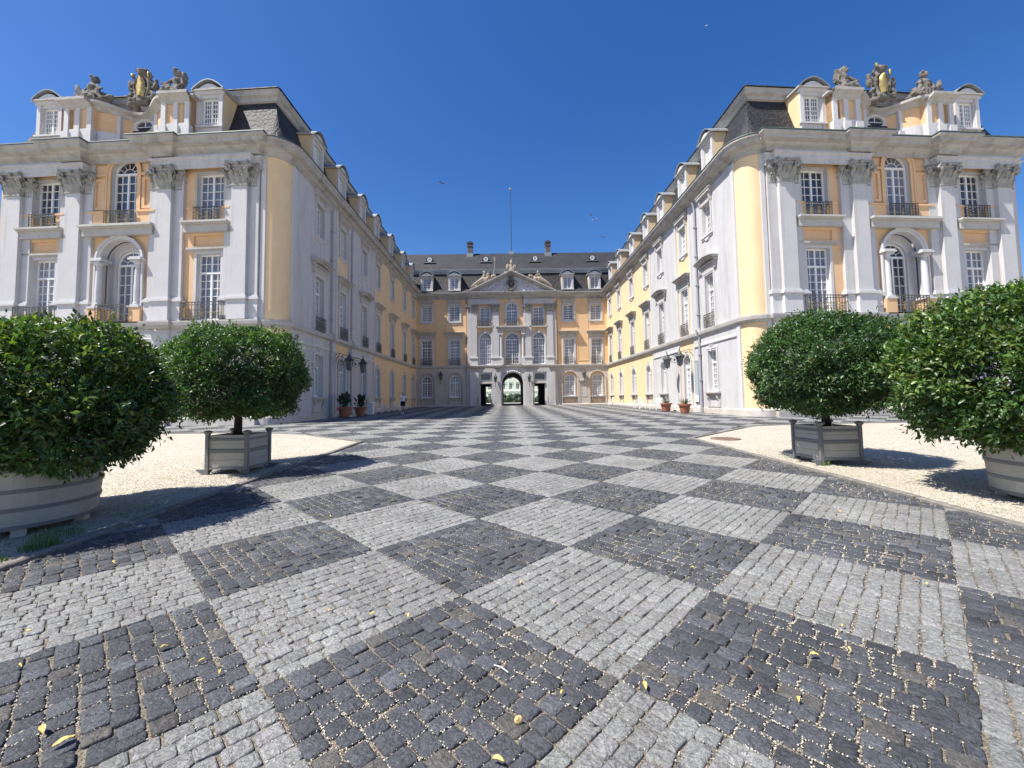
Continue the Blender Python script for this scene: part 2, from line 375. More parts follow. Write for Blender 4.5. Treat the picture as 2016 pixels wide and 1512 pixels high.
def capital_mesh(w, h, d=0.45):
    mb = MB(); a = w/2
    # bell
    mb.add([(-a*.92, -d*.5, 0), (a*.92, -d*.5, 0), (a*.92, 0.1, 0), (-a*.92, 0.1, 0), (-a*1.08, -d*.62, h*.85), (a*1.08, -d*.62, h*.85), (a*1.08, 0.1, h*.85), (-a*1.08, 0.1, h*.85)],
           [(0, 3, 2, 1), (4, 5, 6, 7), (0, 1, 5, 4), (1, 2, 6, 5), (2, 3, 7, 6), (3, 0, 4, 7)])
    # necking roll
    mb.box(-a*1.06, a*1.06, -d*.62, 0.1, -0.06, 0.02)
    # abacus with concave sides
    pts = []
    for k in range(9):
        t = -1+2*k/8; pts.append((t*a*1.45, -d*(1.15-0.38*(1-t*t))))
    pts += [(a*1.35, 0.1), (-a*1.35, 0.1)]
    mb.prismz(pts, h*.88, h)
    # leaves
    def leaf(cx, y, z, lw, lh, outw, ang=0):
        T = Matrix.Translation((cx, y, z)) @ Matrix.Rotation(ang, 4, 'Z')
        prof = [(0, 0, 1), (-0.25, 0.45, 1.1), (-0.5, 0.8, .95), (-1.0, 1.0, .6), (-1.15, 0.86, .35)]
        vs = []; fs = []
        for (o, zz, ww) in prof:
            vs += [(-lw/2*ww, o*outw+0.02, zz*lh), (0, o*outw-0.03, zz*lh), (lw/2*ww, o*outw+0.02, zz*lh)]
        for i in range(len(prof)-1):
            for k in range(2): fs.append((i*3+k, i*3+k+1, i*3+k+4, i*3+k+3))
        mb.add(vs, fs, 0, T)
    for k in range(3): leaf(-a*.68+a*.68*k, -d*.52, 0.0, w*.34, h*.38, 0.16)
    for k in range(4): leaf(-a*.95+a*.633*k, -d*.56, h*.25, w*.28, h*.38, 0.2)
    for s in (-1, 1):
        for zz in (0, h*.25): leaf(s*a*.98, -d*.2, zz, w*.3, h*.38, 0.16, s*PI/2)
        # volutes: spiral scrolls at the corners
        for ty in (0, 1):
            ctr = Vector((s*a*1.22, -d*1.0, h*.70)); pts = []
            for k in range(13):
                t = k*0.75; rad = 0.17*h*(1-k/14)
                off = Vector((s*rad*math.cos(t), 0, rad*math.sin(t))) if ty == 0 else Vector((0, rad*math.cos(t)*0.9+0.08, rad*math.sin(t)))
                pts.append(ctr+off)
            mb.tube(pts, 0.035*h+0.012, 5)
    mb.ell((0, -d*.95, h*.9), (0.11, 0.08, 0.11)); mb.ell((0, -d*.8, h*.62), (0.1, 0.09, 0.09))
    return mb.mesh('capital', ['capital'])

def blob(name, parts, voxel, mats, smooth=True, parent=None, loc=(0, 0, 0), rz=0.0, dec=None):
    """one continuous body: overlapping limbs and masses fused into a single skin"""
    mb = MB(); parts(mb)
    me = mb.mesh(name, mats); o = bpy.data.objects.new('tmp', me); COL.objects.link(o)
    md = o.modifiers.new('r', 'REMESH'); md.mode = 'VOXEL'; md.voxel_size = voxel; md.use_smooth_shade = smooth
    ms = o.modifiers.new('s', 'SMOOTH'); ms.factor = 0.5; ms.iterations = 2
    dg = bpy.context.evaluated_depsgraph_get(); nm = bpy.data.meshes.new_from_object(o.evaluated_get(dg))
    bpy.data.objects.remove(o); nm.name = name
    nm.materials.clear()
    for m_ in mats: nm.materials.append(MAT[m_])
    return link(name, nm, parent, loc, rz)
B0 = 0.4
def gz(y):
    y = float(y)
    if y < 20: return 0.0195*y
    if y < 24: t = (y-20)/4; return 0.39+0.0195*4*(t-t*t/2)+0.0072*4*t*t/2
    return 0.39+0.0195*2+0.0072*2+0.0072*(y-24)

# ------------------------------------------------------------------ shared facade pieces
MAT['front'] = mat('orange_stucco', (0.70, 0.465, 0.275), 0.9, 0.2, noise=0.07, nscale=1.0, bump=0.15, bscale=30, dirt=(0.62, 0.39, 0.20), dirtamt=0.45, dscale=0.6)
CORN = [(o, z+.22) for o, z in [(0.0,14.18),(0.10,14.22),(0.10,14.38),(0.26,14.48),(0.31,14.58),(0.60,14.63),(0.62,14.80),(0.74,14.86),(0.75,14.95),(0.70,14.97),(-0.3,15.03)]]
ENTAB = [(o, z+.26) for o, z in [(0.0,13.46),(0.06,13.48),(0.06,13.68),(0.11,13.71),(0.11,13.93),(0.20,13.98),(0.20,14.05),(0.04,14.08),(0.04,14.22)]]
STRING = [(0.0,5.12),(0.08,5.14),(0.10,5.22),(0.24,5.27),(0.27,5.42),(0.27,5.50),(0.0,5.54)]
PLINTH = [(0.12,-0.6),(0.12,0.38),(0.06,0.45),(0.0,0.46)]
ROOF1 = [(0.55,15.21),(0.05,15.36),(-0.28,15.75),(-0.62,16.6),(-0.95,17.6),(-1.18,18.4)]
BAND = [(o, z+.2) for o, z in [(-1.18,18.12),(-1.05,18.18),(-1.03,18.35),(-0.88,18.45),(-0.85,18.62),(-0.80,18.66),(-0.80,18.72)]]
ROOF2 = [(-0.72,18.92),(-0.74,18.98),(-1.6,19.2),(-4.5,19.7)]

def hood_mesh(w, curved=0.0, p=0.5):
    mb = MB()
    mb.box(-w/2+.22, w/2-.22, -.09, .02, -.72, -.28)
    mb.box(-w/2+.12, w/2-.12, -.20, .02, -.28, -.20)
    for s in (-1, 1):
        x0 = s*(w/2-.33)
        mb.prismx([(-.02, -.75), (-.12, -.7), (-.2, -.3), (-.02, -.2)], x0-.09, x0+.09)
    def top(z, c, wd):
        n = 8 if c else 1
        return [(-wd/2+wd*k/n, z+(c*math.sin(PI*k/n) if n > 1 else 0)) for k in range(n+1)]
    for (z0, z1, wd, pp) in ((-.20, -.10, w-.22, .28), (-.10, .0, w-.06, p*.8), (0, .055, w, p)):
        a = top(z0, curved, wd); b = top(z1, curved, wd)
        mb.prism(a+b[::-1], -pp, .02)
    return mb.mesh('window_hood', ['stone'])
def surround_mesh(w, h, rise=0.0, g=0.17, y=-0.06, key=False, apron=False, mats=('pale',)):
    mb = MB()
    ring(mb, loop(w, h, rise, g, gb=0.06 if not apron else 0.14), loop(w, h, rise), y, 0.02)
    ring(mb, loop(w, h, rise, g, gb=0.06 if not apron else 0.14), loop(w, h, rise, g*0.55, gb=0.03), y-0.03, y+0.01)
    if key:
        mb.prism([(-.07, h-.05), (.07, h-.05), (.12, h+g+.14), (-.12, h+g+.14)], y-.07, 0.02)
        mb.box(-.1, .1, y-.1, y, h+g+.08, h+g+.16)
    if apron:
        mb.prism([(-w/2-g, -.14), (w/2+g, -.14), (w/2+g*.6, -.26), (.3, -.26), (.16, -.4), (-.16, -.4), (-.3, -.26), (-w/2-g*.6, -.26)], y-.01, .02)
        mb.box(-w/2-g-.04, w/2+g+.04, y-.06, .02, -.16, -.09)
    return mb.mesh('window_surround', list(mats))
def sill_mesh(w, z):
    mb = MB()       # z: height of sill above plinth
    mb.box(-w/2-.3, w/2+.3, -.26, .02, -.12, -.02); mb.box(-w/2-.2, w/2+.2, -.16, .02, -.2, -.12)
    for s in (-1, 1):
        mb.prismx([(.02, -.2), (-.17, -.2), (-.15, -.42), (-.06, -.6), (.02, -.62)], s*(w/2+.02)-.09, s*(w/2+.02)+.09)
        mb.box(s*(w/2+.12)-.13, s*(w/2+.12)+.13, -.06, .02, -z, -.5)
    ring(mb, [(-w/2-.1, -z), (w/2+.1, -z), (w/2+.1, -.2), (-w/2-.1, -.2)], [(-w/2+.1, -z+.12), (w/2-.1, -z+.12), (w/2-.1, -.42), (-w/2+.1, -.42)], -.045, .02)
    return mb.mesh('window_sill', ['stone'])
def dormer_meshes(cheek='yellow', hw=0.77):
    mb = MB()   # local: front plane y=0, sill z=0
    W = hw*2
    wall(mb, [(-hw, -.5), (hw, -.5), (hw, 1.95), (-hw, 1.95)], [loop(0.98, 1.62, 0.0, z0=0.0)], 0.0, 0.3, 0)
    for s in (-1, 1):
        mb.box(s*(hw-.12)-.11, s*(hw-.12)+.11, -.07, .05, -.5, 1.8, 0)
        mb.add([(s*hw, 0, -.5), (s*hw, 2.4, -.5), (s*hw, 2.4, 1.95), (s*hw, 0, 1.95)], [(0, 1, 2, 3)], 1)
    mb.box(-hw-.06, hw+.06, -.14, .02, -.1, 0.0, 0); mb.box(-hw-.08, hw+.08, -.12, .02, 1.78, 1.9, 0)
    # segmental hood
    n = 10; wd = hw+.13
    def arc(r0, zb, rise): return [(-r0+2*r0*k/n, zb+rise*math.sin(PI*k/n)) for k in range(n+1)]
    o = arc(wd, 1.98, .52); i = arc(wd-.1, 1.9, .44)
    mb.prism(i+[(wd-.1, 1.88), (-wd+.1, 1.88)], -.16, .05, 0)
    # eaves underside returns
    r = MB(); o2 = arc(wd+.03, 2.02, .53)
    r.prism(o+o2[::-1], -.27, 2.7, 0)
    r.prism([(-wd-.03, 1.93), (wd+.03, 1.93), (wd+.03, 2.02), (-wd-.03, 2.02)], -.24, 2.5, 1)
    return mb.mesh('dormer', ['pale', cheek]), r.mesh('dormer_roof', ['lead', 'cornice'])
def put_dormer(root, meshes, loc, rz, glass='paned'):
    d = link('dormer', meshes[0], root, loc, rz); link('dormer_roof', meshes[1], d)
    fm, gm = window_meshes(w=0.98, h=1.62, cols=3, rows=6, glass=glass)
    link('window', fm, d, (0, .17, 0)); link('pane', gm, d, (0, .17, 0))
    return d

HOOD = hood_mesh(2.45); HOODC = hood_mesh(2.45, 0.16); HOODS = hood_mesh(1.95, 0.0, 0.3)
SUR1 = surround_mesh(1.15, 3.4); SURU = surround_mesh(1.1, 2.0, apron=True); SURG = surround_mesh(1.1, 2.6, 0.0, g=.2, key=True); SURGA = surround_mesh(1.1, 2.6, 0.42, g=.2, key=True)
SURD = surround_mesh(1.2, 3.75, 0.42, g=.2, key=True)
SILL = sill_mesh(1.15, 1.0)
RAIL1 = rail_mesh(1.35, 0.85, gold=False)
DORM = dormer_meshes('yellow')
CAPF = capital_mesh(0.86, 1.2); CAPB = capital_mesh(0.8, 1.0, 0.42)

def pilaster(root, x, y, rz, w, d, z0, z1, ped=(5.54, 6.62), cap=None, capmesh=None, bw=None, bd=0.0, name='pilaster', m='grey'):
    """shaft with pedestal; backing strip of width bw and depth bd behind it"""
    mb = MB()
    mb.box(-w/2, w/2, -d, .02, z0, z1)
    if bw: mb.box(-bw/2, bw/2, -bd, .02, z0, z1)
    o = mb.build(name, m, root, (x, y, 0), rz)
    if ped:
        p = MB()
        for (ww, dd) in ((w, d), (bw or w-.01, bd or d-.01)):
            p.box(-ww/2-.08, ww/2+.08, -dd-.08, .02, ped[0], ped[1]-.1); p.box(-ww/2-.16, ww/2+.16, -dd-.16, .02, ped[1]-.1, ped[1])
            p.box(-ww/2-.11, ww/2+.11, -dd-.11, .02, ped[1], ped[1]+.07); p.box(-ww/2-.05, ww/2+.05, -dd-.05, .02, ped[1]+.07, ped[1]+.16)
        p.build('pedestal', 'pale', o)
    if capmesh: link('capital', capmesh, o, (0, -d+.22, cap))
    return o

def front_facade(root, at, rz, sg):
    """the three storey pavilion front: s runs outward from the courtyard corner; at(s, inward) gives the root-local point"""
    P = lambda s: sg*s
    O = at(0, 0)
    def bld(mb, name, m, s=0.0, z=0.0, par=None):
        x, y = at(s, 0); return mb.build(name, m, root, (x, y, z), rz)
    SB = (3.08, 12.6); CB = 8.07; END = 15.4
    mb = MB(); holes = []
    for s in SB:
        holes.append(loop(1.3, 2.7, 0, z0=1.4, cx=P(s))); holes.append(loop(1.35, 3.6, 0, z0=5.6, cx=P(s))); holes.append(loop(1.5, 2.8, 0, z0=10.85, cx=P(s)))
    holes.append(loop(1.5, 3.2, 0, z0=1.2, cx=P(CB))); holes.append(loop(2.4, 4.55, 1.2, z0=5.6, cx=P(CB))); holes.append(loop(1.55, 3.85, 0.775, z0=10.85, cx=P(CB)))
    a, b = sorted((P(-.03), P(END)))
    wall(mb, [(a, 0.3), (b, 0.3), (b, 14.9), (a, 14.9)], holes, 0, .26, 0, 1)
    bld(mb, 'wall', ['front', 'pale'])
    RD = .24
    ug = 'paned' if sg > 0 else 'panec'
    for s in SB:
        x, y = at(s, RD); xs_, ys_ = at(s, 0)
        window(root, x, y, 1.4, rz, w=1.3, h=2.7, transom=2.0, cols=2, rows=4, glass='panec')
        window(root, x, y, 5.6, rz, w=1.35, h=3.6, transom=2.6, cols=2, rows=6, trows=2, glass='panec')
        window(root, x, y, 10.85, rz, w=1.5, h=2.8, cols=2, rows=6, glass=ug)
        t = MB(); ring(t, loop(1.35, 3.6, 0, .14, gb=0), loop(1.35, 3.6, 0), -.03, .02); t.build('window_surround', 'pale', root, (xs_, ys_, 5.6), rz)
        t = MB(); t.box(-1.2, 1.2, -.16, .02, 9.42, 9.52); t.box(-1.14, 1.14, -.1, .02, 9.33, 9.42); t.build('lintel_cornice', 'stone', root, (xs_, ys_, 0), rz)
        t = MB(); ring(t, [(-1.12, 9.52), (1.12, 9.52), (1.12, 10.32), (-1.12, 10.32)], [(-.8, 9.62), (.8, 9.62), (.8, 10.16), (-.8, 10.16)], -.1, .02); t.build('relief_panel', 'front', root, (xs_, ys_, 0), rz)
        t = MB(); ring(t, loop(1.5, 2.8, 0, .12, gb=0), loop(1.5, 2.8, 0), -.03, .02); t.build('window_surround', 'stone', root, (xs_, ys_, 10.85), rz)
        t = MB(); t.box(-1.3, 1.3, -.52, .02, 10.76, 10.86); t.box(-1.27, 1.27, -.44, .02, 10.68, 10.76); t.box(-1.24, 1.24, -.32, .02, 10.3, 10.68); t.build('balcony_shelf', 'stone', root, (xs_, ys_, 0), rz)
        for q in (-1, 1):
            t = MB(); t.box(-.24, .24, -.12, .02, 10.86, 11.62); t.box(-.28, .28, -.18, .02, 11.62, 11.72)
            xq, yq = at(s+q*.93, 0); t.build('parapet_block', 'front', root, (xq, yq, 0), rz)
        x, y = at(s, -.26); link('balcony_railing', rail_mesh(1.5, .82), root, (x, y, 10.86), rz)
        x, y = at(s, -.46); link('balcony_railing', rail_mesh(2.3, .95, depth=.35), root, (x, y, 5.53), rz)
        t = MB(); ring(t, loop(1.3, 2.7, 0, .3, gb=.1), loop(1.3, 2.7, 0), -.06, .02); ring(t, loop(1.3, 2.7, 0, .42, gb=.1), loop(1.3, 2.7, 0, .3, gb=.1), -.03, .02)
        t.prism([(-.09, 2.66), (.09, 2.66), (.15, 3.15), (-.15, 3.15)], -.12, 0); t.build('window_surround', 'pale', root, (xs_, ys_, 1.4), rz)
    x, y = at(CB, RD); xc, yc_ = at(CB, 0)
    window(root, x, y, 1.2, rz, w=1.5, h=3.2, transom=2.3, cols=2, rows=4)
    window(root, x, y, 10.85, rz, w=1.55, h=3.85, rise=.775, fan=True, cols=2, rows=6, glass=ug)
    t = MB(); ring(t, loop(1.55, 3.85, .775, .22, gb=0), loop(1.55, 3.85, .775), -.07, .02); ring(t, loop(1.55, 3.85, .775, .26, gb=0), loop(1.55, 3.85, .775, .16, gb=0), -.11, -.06)
    t.build('window_surround', 'front', root, (xc, yc_, 10.85), rz)
    for q in (-1, 1):
        xq, yq = at(CB+q*1.42, 0)
        t = MB(); t.box(-.5, .5, -.1, .02, 13.72, 13.86); ring(t, [(-.34, 11.85), (.34, 11.85), (.34, 13.6), (-.34, 13.6)], [(-.17, 12.0), (.17, 12.0), (.17, 13.45), (-.17, 13.45)], -.08, .02)
        t.build('relief_panel', 'front', root, (xq, yq, 0), rz)
        t = MB(); t.box(-.5, .5, -.14, .02, 10.86, 11.62); t.box(-.54, .54, -.2, .02, 11.62, 11.72); t.build('parapet_block', 'front', root, (xq, yq, 0), rz)
    t = MB(); t.box(-2.1, 2.1, -.56, .02, 10.74, 10.86); t.box(-2.06, 2.06, -.46, .02, 10.66, 10.74); t.box(-2.02, 2.02, -.34, .02, 10.3, 10.66); t.build('balcony_shelf', 'stone', root, (xc, yc_, 0), rz)
    x, y = at(CB, -.28); link('balcony_railing', rail_mesh(1.7, .82), root, (x, y, 10.86), rz)
    x, y = at(CB, -.5); link('balcony_railing', rail_mesh(1.75, .95, depth=.4), root, (x, y, 5.53), rz)
    # niche with the inner arched window
    t = MB(); wall(t, loop(2.4, 4.55, 1.2, z0=5.6), [loop(1.6, 4.1, .8, z0=5.6)], .55, .12)
    lp = loop(2.4, 4.55, 1.2, z0=5.6); n = len(lp)
    t.add([(p[0], .36, p[1]) for p in lp]+[(p[0], .56, p[1]) for p in lp], [(i, i+n, (i+1) % n+n, (i+1) % n) for i in range(n)])
    ring(t, loop(1.6, 4.1, .8, .16, z0=5.6, gb=0), loop(1.6, 4.1, .8, z0=5.6), .48, .56)
    t.build('niche', 'pale', root, (xc, yc_, 0), rz)
    x, y = at(CB, .62); window(root, x, y, 5.6, rz, w=1.6, h=4.1, rise=.8, fan=True, cols=2, rows=6)
    t = MB(); ring(t, loop(2.4, 4.55, 1.2, .2, gb=0), loop(2.4, 4.55, 1.2), -.12, .02); ring(t, loop(2.4, 4.55, 1.2, .22, gb=0), loop(2.4, 4.55, 1.2, .12, gb=0), -.2, -.1)
    t.build('arch_moulding', 'pale', root, (xc, yc_, 5.6), rz)
    for q in (-1, 1):
        xq, yq = at(CB+q*1.2, 0)
        t = MB(); t.box(-.32, .32, -.38, .45, 5.56, 6.32); t.build('parapet_block', 'front', root, (xq, yq, 0), rz)
        t = MB(); t.box(-.35, .35, -.42, .4, 6.32, 6.42); t.box(-.2, .2, -.34, .1, 6.42, 6.5)
        t.lathe([(.18, 6.5), (.175, 6.58), (.155, 6.64), (.16, 7.3), (.135, 8.55), (.155, 8.6), (.135, 8.65), (.2, 8.78)], 14, 0, (0, -.14, 0))
        t.box(-.22, .22, -.36, .1, 8.78, 8.88); t.box(-.36, .36, -.42, .2, 8.9, 9.0); t.box(-.32, .32, -.36, .2, 9.0, 9.08)
        xq, yq = at(CB+q*1.12, 0); t.build('column', 'pale', root, (xq, yq, 0), rz)
    for i, s in enumerate((1.2, 5.45, 10.68, 14.22)):
        x, y = at(s, 0)
        pilaster(root, x, y, rz, .86, .36, 5.54, 13.8, (5.54, 6.68), 12.76, CAPF, 1.92 if i < 3 else 1.8, .16)
        for dx in (-.66, .66):
            xx, yy = at(s+dx, 0); link('side_capital', CAPS, root, (xx, yy+.02, 12.76), rz)
        t = MB(); t.box(-.5, .5, -.26, .02, .3, 5.15); t.box(-.9, .9, -.12, .02, .3, 5.15); t.build('lower_pilaster', 'grey', root, (x, y, 0), rz)
    t = MB()
    for q in (-1, 1): t.box(q*1.86-.2, q*1.86+.2, -.1, .02, 5.6, 14.6)
    t.box(-2.05, 2.05, -.1, .02, 14.62, 14.9)
    t.build('centre_frame', 'grey', root, (xc, yc_, 0), rz)
    # attic above the cornice: parapet that curves inward round an oculus
    n = 16; mb = MB(); W = 3.65
    def ay(s):
        a_ = abs(s)
        return -.30 if a_ > 2.0 else (-.05+.95*(.5+.5*math.cos(a_/2.0*PI)))
    def az(s): return 17.88-.22*(.5+.5*math.cos(min(1, abs(s)/2.0)*PI))
    xs = sorted(set([-W+2*W*k/40 for k in range(41)]+[-2.0, -2.001, 2.0, 2.001]))
    v = []; f = []
    for s in xs: v += [(s, ay(s), 15.1), (s, ay(s), az(s)), (s, ay(s)+.5, az(s)), (s, ay(s)+.5, 15.1)]
    K = len(xs)-1
    for k in range(K):
        for j in range(3): f.append((4*k+j, 4*k+4+j, 4*k+5+j, 4*k+1+j))
    f += [(0, 1, 2, 3), (4*K, 4*K+3, 4*K+2, 4*K+1)]
    xa, ya = at(7.75, 0)
    mb.add(v, f, 0); at_ = mb.build('attic', 'front', root, (xa, ya, 0), rz)
    mb = MB(); mb.box(-W, -W+.5, -.3, 1.6, 15.1, 17.88); mb.box(W-.5, W, -.3, 1.6, 15.1, 17.88); mb.build('attic_end', 'front', at_)
    c = MB(); prof = [(.02, -.42), (.14, -.36), (.20, -.20), (.46, -.10), (.46, .04), (-.58, .06)]
    v = []; f = []; m_ = len(prof)
    for s in xs:
        for (o, z) in prof: v.append((s*(1+o*.08), ay(s)-o, az(s)+z))
    for k in range(K):
        for j in range(m_-1): f.append((k*m_+j, (k+1)*m_+j, (k+1)*m_+j+1, k*m_+j+1))
    c.add(v, f)
    for q in (-1, 1): c.box(min(q*(W+.25), q*(W-.7)), max(q*(W+.25), q*(W-.7)), -.46, 1.7, 17.82, 17.92)
    c.build('coping', 'cornice', at_)
    for s in (-3.5, -2.85, -2.15, -1.1, 1.1, 2.15, 2.85, 3.5):
        p = MB(); yy = ay(s); wd = .1 if abs(s) < 2 else .13
        p.box(s-wd, s+wd, yy-.1, yy+.1, 15.12, az(s)-.3); p.box(s-wd-.08, s+wd+.08, yy-.17, yy+.1, 15.12, 16.2)
        p.build('attic_strip', 'pale', at_)
    p = MB()
    for k in range(K):
        s, e = xs[k], xs[k+1]
        p.add([(s, ay(s)-.07, 15.1), (e, ay(e)-.07, 15.1), (e, ay(e)-.07, 16.35), (s, ay(s)-.07, 16.35), (s, ay(s)+.02, 16.37), (e, ay(e)+.02, 16.37)], [(0, 1, 2, 3), (3, 2, 5, 4)])
    p.build('attic_base', 'pale', at_)
    oc = MB(); k_ = 20; yc = ay(0)-.12
    def ellp(a, b, z=17.02): return [(a*math.cos(2*PI*i/k_), z+b*math.sin(2*PI*i/k_)) for i in range(k_)]
    ring(oc, ellp(.70, .5), ellp(.48, .30), yc-.1, yc+.2); ring(oc, ellp(.78, .58), ellp(.62, .44), yc-.04, yc+.2)
    oo = oc.build('oculus', 'pale', at_)
    g = MB(); e_ = ellp(.49, .31); g.add([(p_[0], yc+.0, p_[1]) for p_ in e_], [tuple(range(k_))])
    g.build('pane', 'paned', at_)
    b_ = MB(); b_.box(-.018, .018, yc-.03, yc+.0, 16.7, 17.34); b_.box(-.48, .48, yc-.03, yc, 17.0, 17.036); b_.build('glazing_bar', 'frame', at_)
    for s in (3.35, 12.85):
        x, y = at(s, .12); put_dormer(root, DORM, (x, y, 16.4), rz, 'paned')
base_in = {1: 12.6, -1: 11.95}
CAPS = capital_mesh(0.42, 1.2, 0.3)

PHI = R(4.0)
FRONT_AT = {}
def side_building(sg, yf, xi, label):
    Rr = .9; YB = 54.6
    C = (xi+Rr, yf+Rr); nf = (math.sin(PHI), -math.cos(PHI)); tf = (math.cos(PHI), math.sin(PHI))
    A = (C[0]+Rr*nf[0], C[1]+Rr*nf[1])
    fp = lambda s, o=0.0: (A[0]+tf[0]*s+nf[0]*o, A[1]+tf[1]*s+nf[1]*o)
    bx, by = sg*fp(7.7)[0], yf+16
    def at(s, inward=0.0):
        p = fp(s, -inward); return (sg*p[0]-bx, p[1]-by)
    FRONT_AT[sg] = (lambda s, inward=0.0: (at(s, inward)[0]+bx, at(s, inward)[1]+by))
    root = empty('palace_wing', (bx, by, B0), label, 'palace wing', 'palace wings flanking the courtyard')
    T = Matrix.Translation((-bx, -by, 0)) @ Matrix.Diagonal((sg, 1, 1, 1))
    E0 = fp(15.4); xo = E0[0]
    n0 = (-1.0, 0.0); dd = 1+n0[0]*nf[0]+n0[1]*nf[1]; m2 = ((n0[0]+nf[0])/dd, (n0[1]+nf[1])/dd)
    def basepts(j=1.0, front=True):
        pts = [(xi, YB)]; ar = {}
        for k in range(9):
            t = PI+(PI/2+PHI)*k/8
            n = (math.cos(t), math.sin(t)); p = (C[0]+Rr*n[0], C[1]+Rr*n[1])
            ar[len(pts)] = dict(n=n, c=C, R=Rr, m2=m2); pts.append(p)
        if front and j:
            a, b, c_ = .30*j, .55*j, .10*j
            for (s, d) in ((.22, 0), (.22, a), (4.9, a), (4.9, b), (6.05, b), (6.05, c_), (10.1, c_), (10.1, b), (11.25, b), (11.25, a), (15.4, a)):
                pts.append(fp(s, d))
            pts.append((xo, E0[1]+5)); pts.append((xo, YB))
        else: pts += [fp(15.4), (xo, E0[1]+3), (xo, YB)]
        return mkpath(pts, False, ar)
    full = basepts(1.0); plain = basepts(0, False)
    def part(name, mats, path, prof, smooth=False, cap=False):
        mb = MB(); mb.sweep(path, prof, 0, T, cap); return mb.build(name, mats, root)
    part('cornice', 'cornice', full, CORN)
    # lower entablature only over the paired orders
    for (u, v) in ((.22, 6.03), (10.12, 15.4)):
        if u < 1: ss = [(u, -.02), (u, .16), (.62, .16), (.62, .38), (6.0, .38), (6.0, -.02)]
        else: ss = [(10.14, -.02), (10.14, .38), (14.85, .38), (14.85, .16), (15.38, .16), (15.38, -.02)]
        part('entablature', 'grey', mkpath([fp(*q) for q in ss]), ENTAB)
    part('string_course', 'stone', basepts(.75), STRING)
    part('ground_floor_band', 'grey', mkpath([fp(.22, -.02), fp(.22, .18), fp(15.38, .18), fp(15.38, -.02)]), [(0, 4.45), (.06, 4.48), (.08, 4.62), (.02, 4.66), (.02, 5.13)])
    part('plinth', 'plinth', basepts(.8), PLINTH)
    part('roof', 'slate', plain, ROOF1)
    r2 = part('upper_roof', 'slate', plain, ROOF2)
    part('roof_moulding', 'cornice', plain, BAND)
    part('gutter', 'copper', full, [(.70, 15.185), (.78, 15.20), (.76, 15.26), (.68, 15.25)])
    # corner quarter round and outer + rear walls
    mb = MB()
    ap = plain[1:10]; mb.sweep(ap, [(0, .3), (0, 14.6)], 0, T)
    mb.build('corner_wall', 'yellow', root, smooth=False).data.polygons.foreach_set('use_smooth', [True]*8)
    mb = MB()
    for (z0, z1) in ((5.5, 14.5), (.4, 5.15)):
        mb.box(xi-.10, xi+.03, yf+Rr-.02, yf+Rr+.28, z0, z1, 0, T); mb.box(xi+Rr-.0, xi+Rr+.24, yf-.06, yf+.03, z0, z1, 0, T)
    mb.build('corner_strip', 'pale', root)
    mb = MB(); mb.sweep(mkpath([(xo, E0[1]), (xo, YB), (xi, YB)]), [(0, .3), (0, 14.6)], 0, T)
    mb.build('outer_wall', 'grey', root)
    front_facade(root, at, PHI*sg, sg)
    # courtyard side
    rz = -PI/2 if sg > 0 else PI/2
    Ys = [26.4, 30.3, 34.8, 38.7, 43.3, 48.3, 52.6] if sg > 0 else [26.3, 30.15, 34.5, 38.3, 43.0, 48.1, 52.4]
    s_of = lambda Y: -sg*(Y-by)
    loc = (sg*xi-bx, 0, 0)
    a1, a2, a3 = (29.0, 31.5, 37.3) if sg > 0 else (28.9, 31.2, 37.1)
    zones = [(yf+Rr, a1, 'grey', -.07), (a1, a2, 'yellow', 0), (a2, a3, 'grey', -.07), (a3, YB, 'yellow', 0)]
    def hole_list(i, Y):
        s = s_of(Y); h = []
        h.append(loop(1.1, 2.0, 0, z0=11.6, cx=s)); h.append(loop(1.15, 3.4, 0, z0=5.56, cx=s))
        if i == 0: h.append(loop(1.1, 2.6, 0, z0=1.46, cx=s))
        elif i == 1: h.append(loop(1.2, 3.75, .42, z0=.35, cx=s))
        else: h.append(loop(1.1, 2.6, .42, z0=1.46, cx=s))
        return h
    for (y0, y1, m, d) in zones:
        mb = MB(); hs_ = []
        for i, Y in enumerate(Ys):
            if y0 < Y < y1: hs_ += hole_list(i, Y)
        a, b = sorted((s_of(y0), s_of(y1)))
        wall(mb, [(a, .3), (b, .3), (b, 14.5), (a, 14.5)], hs_, d, .3-d, 0, 1)
        if d:
            for q in (a, b): mb.box(q-.005, q+.005, d, .0, .3, 14.5)
        mb.build('wall', [m, 'pale'], root, loc, rz)
    for (y0, y1) in ((yf+Rr+.3, a1-.15), (a2+.15, a3-.15)):
        q0, q1 = sorted((s_of(y0), s_of(y1))); mb = MB(); mb.box(q0, q1, -.14, -.06, 4.52, 4.64); mb.box(q0, q1, -.11, -.06, 4.64, 4.7); mb.build('band_moulding', 'pale', root, loc, rz)
    for Y in (a1, a2, a3):
        for z0, z1 in ((5.5, 14.5), (.4, 4.5)):
            mb = MB(); mb.box(s_of(Y)-.12, s_of(Y)+.12, -.13, .0, z0, z1); mb.build('wall_strip', 'pale', root, loc, rz)
    for i, Y in enumerate(Ys):
        x, y = loc[0], Y-by
        yy = sg*.20
        gl = 'panec' if (sg < 0 or i % 2) else 'paned'
        window(root, x+yy, y, 11.6, rz, w=1.1, h=2.0, cols=2, rows=5, glass=gl)
        window(root, x+yy, y, 5.56, rz, w=1.15, h=3.4, transom=2.45, cols=2, rows=6, glass=gl)
        d = -sg*(.07 if i in (0, 2) else 0)
        link('window_surround', SURU, root, (x+d, y, 11.6), rz); link('window_surround', SUR1, root, (x+d, y, 5.56), rz)
        link('window_hood', HOODC if i in (0, 2) else HOOD, root, (x+d, y, 9.85), rz)
        link('window_hood', HOODS, root, (x+d, y, 14.3), rz)
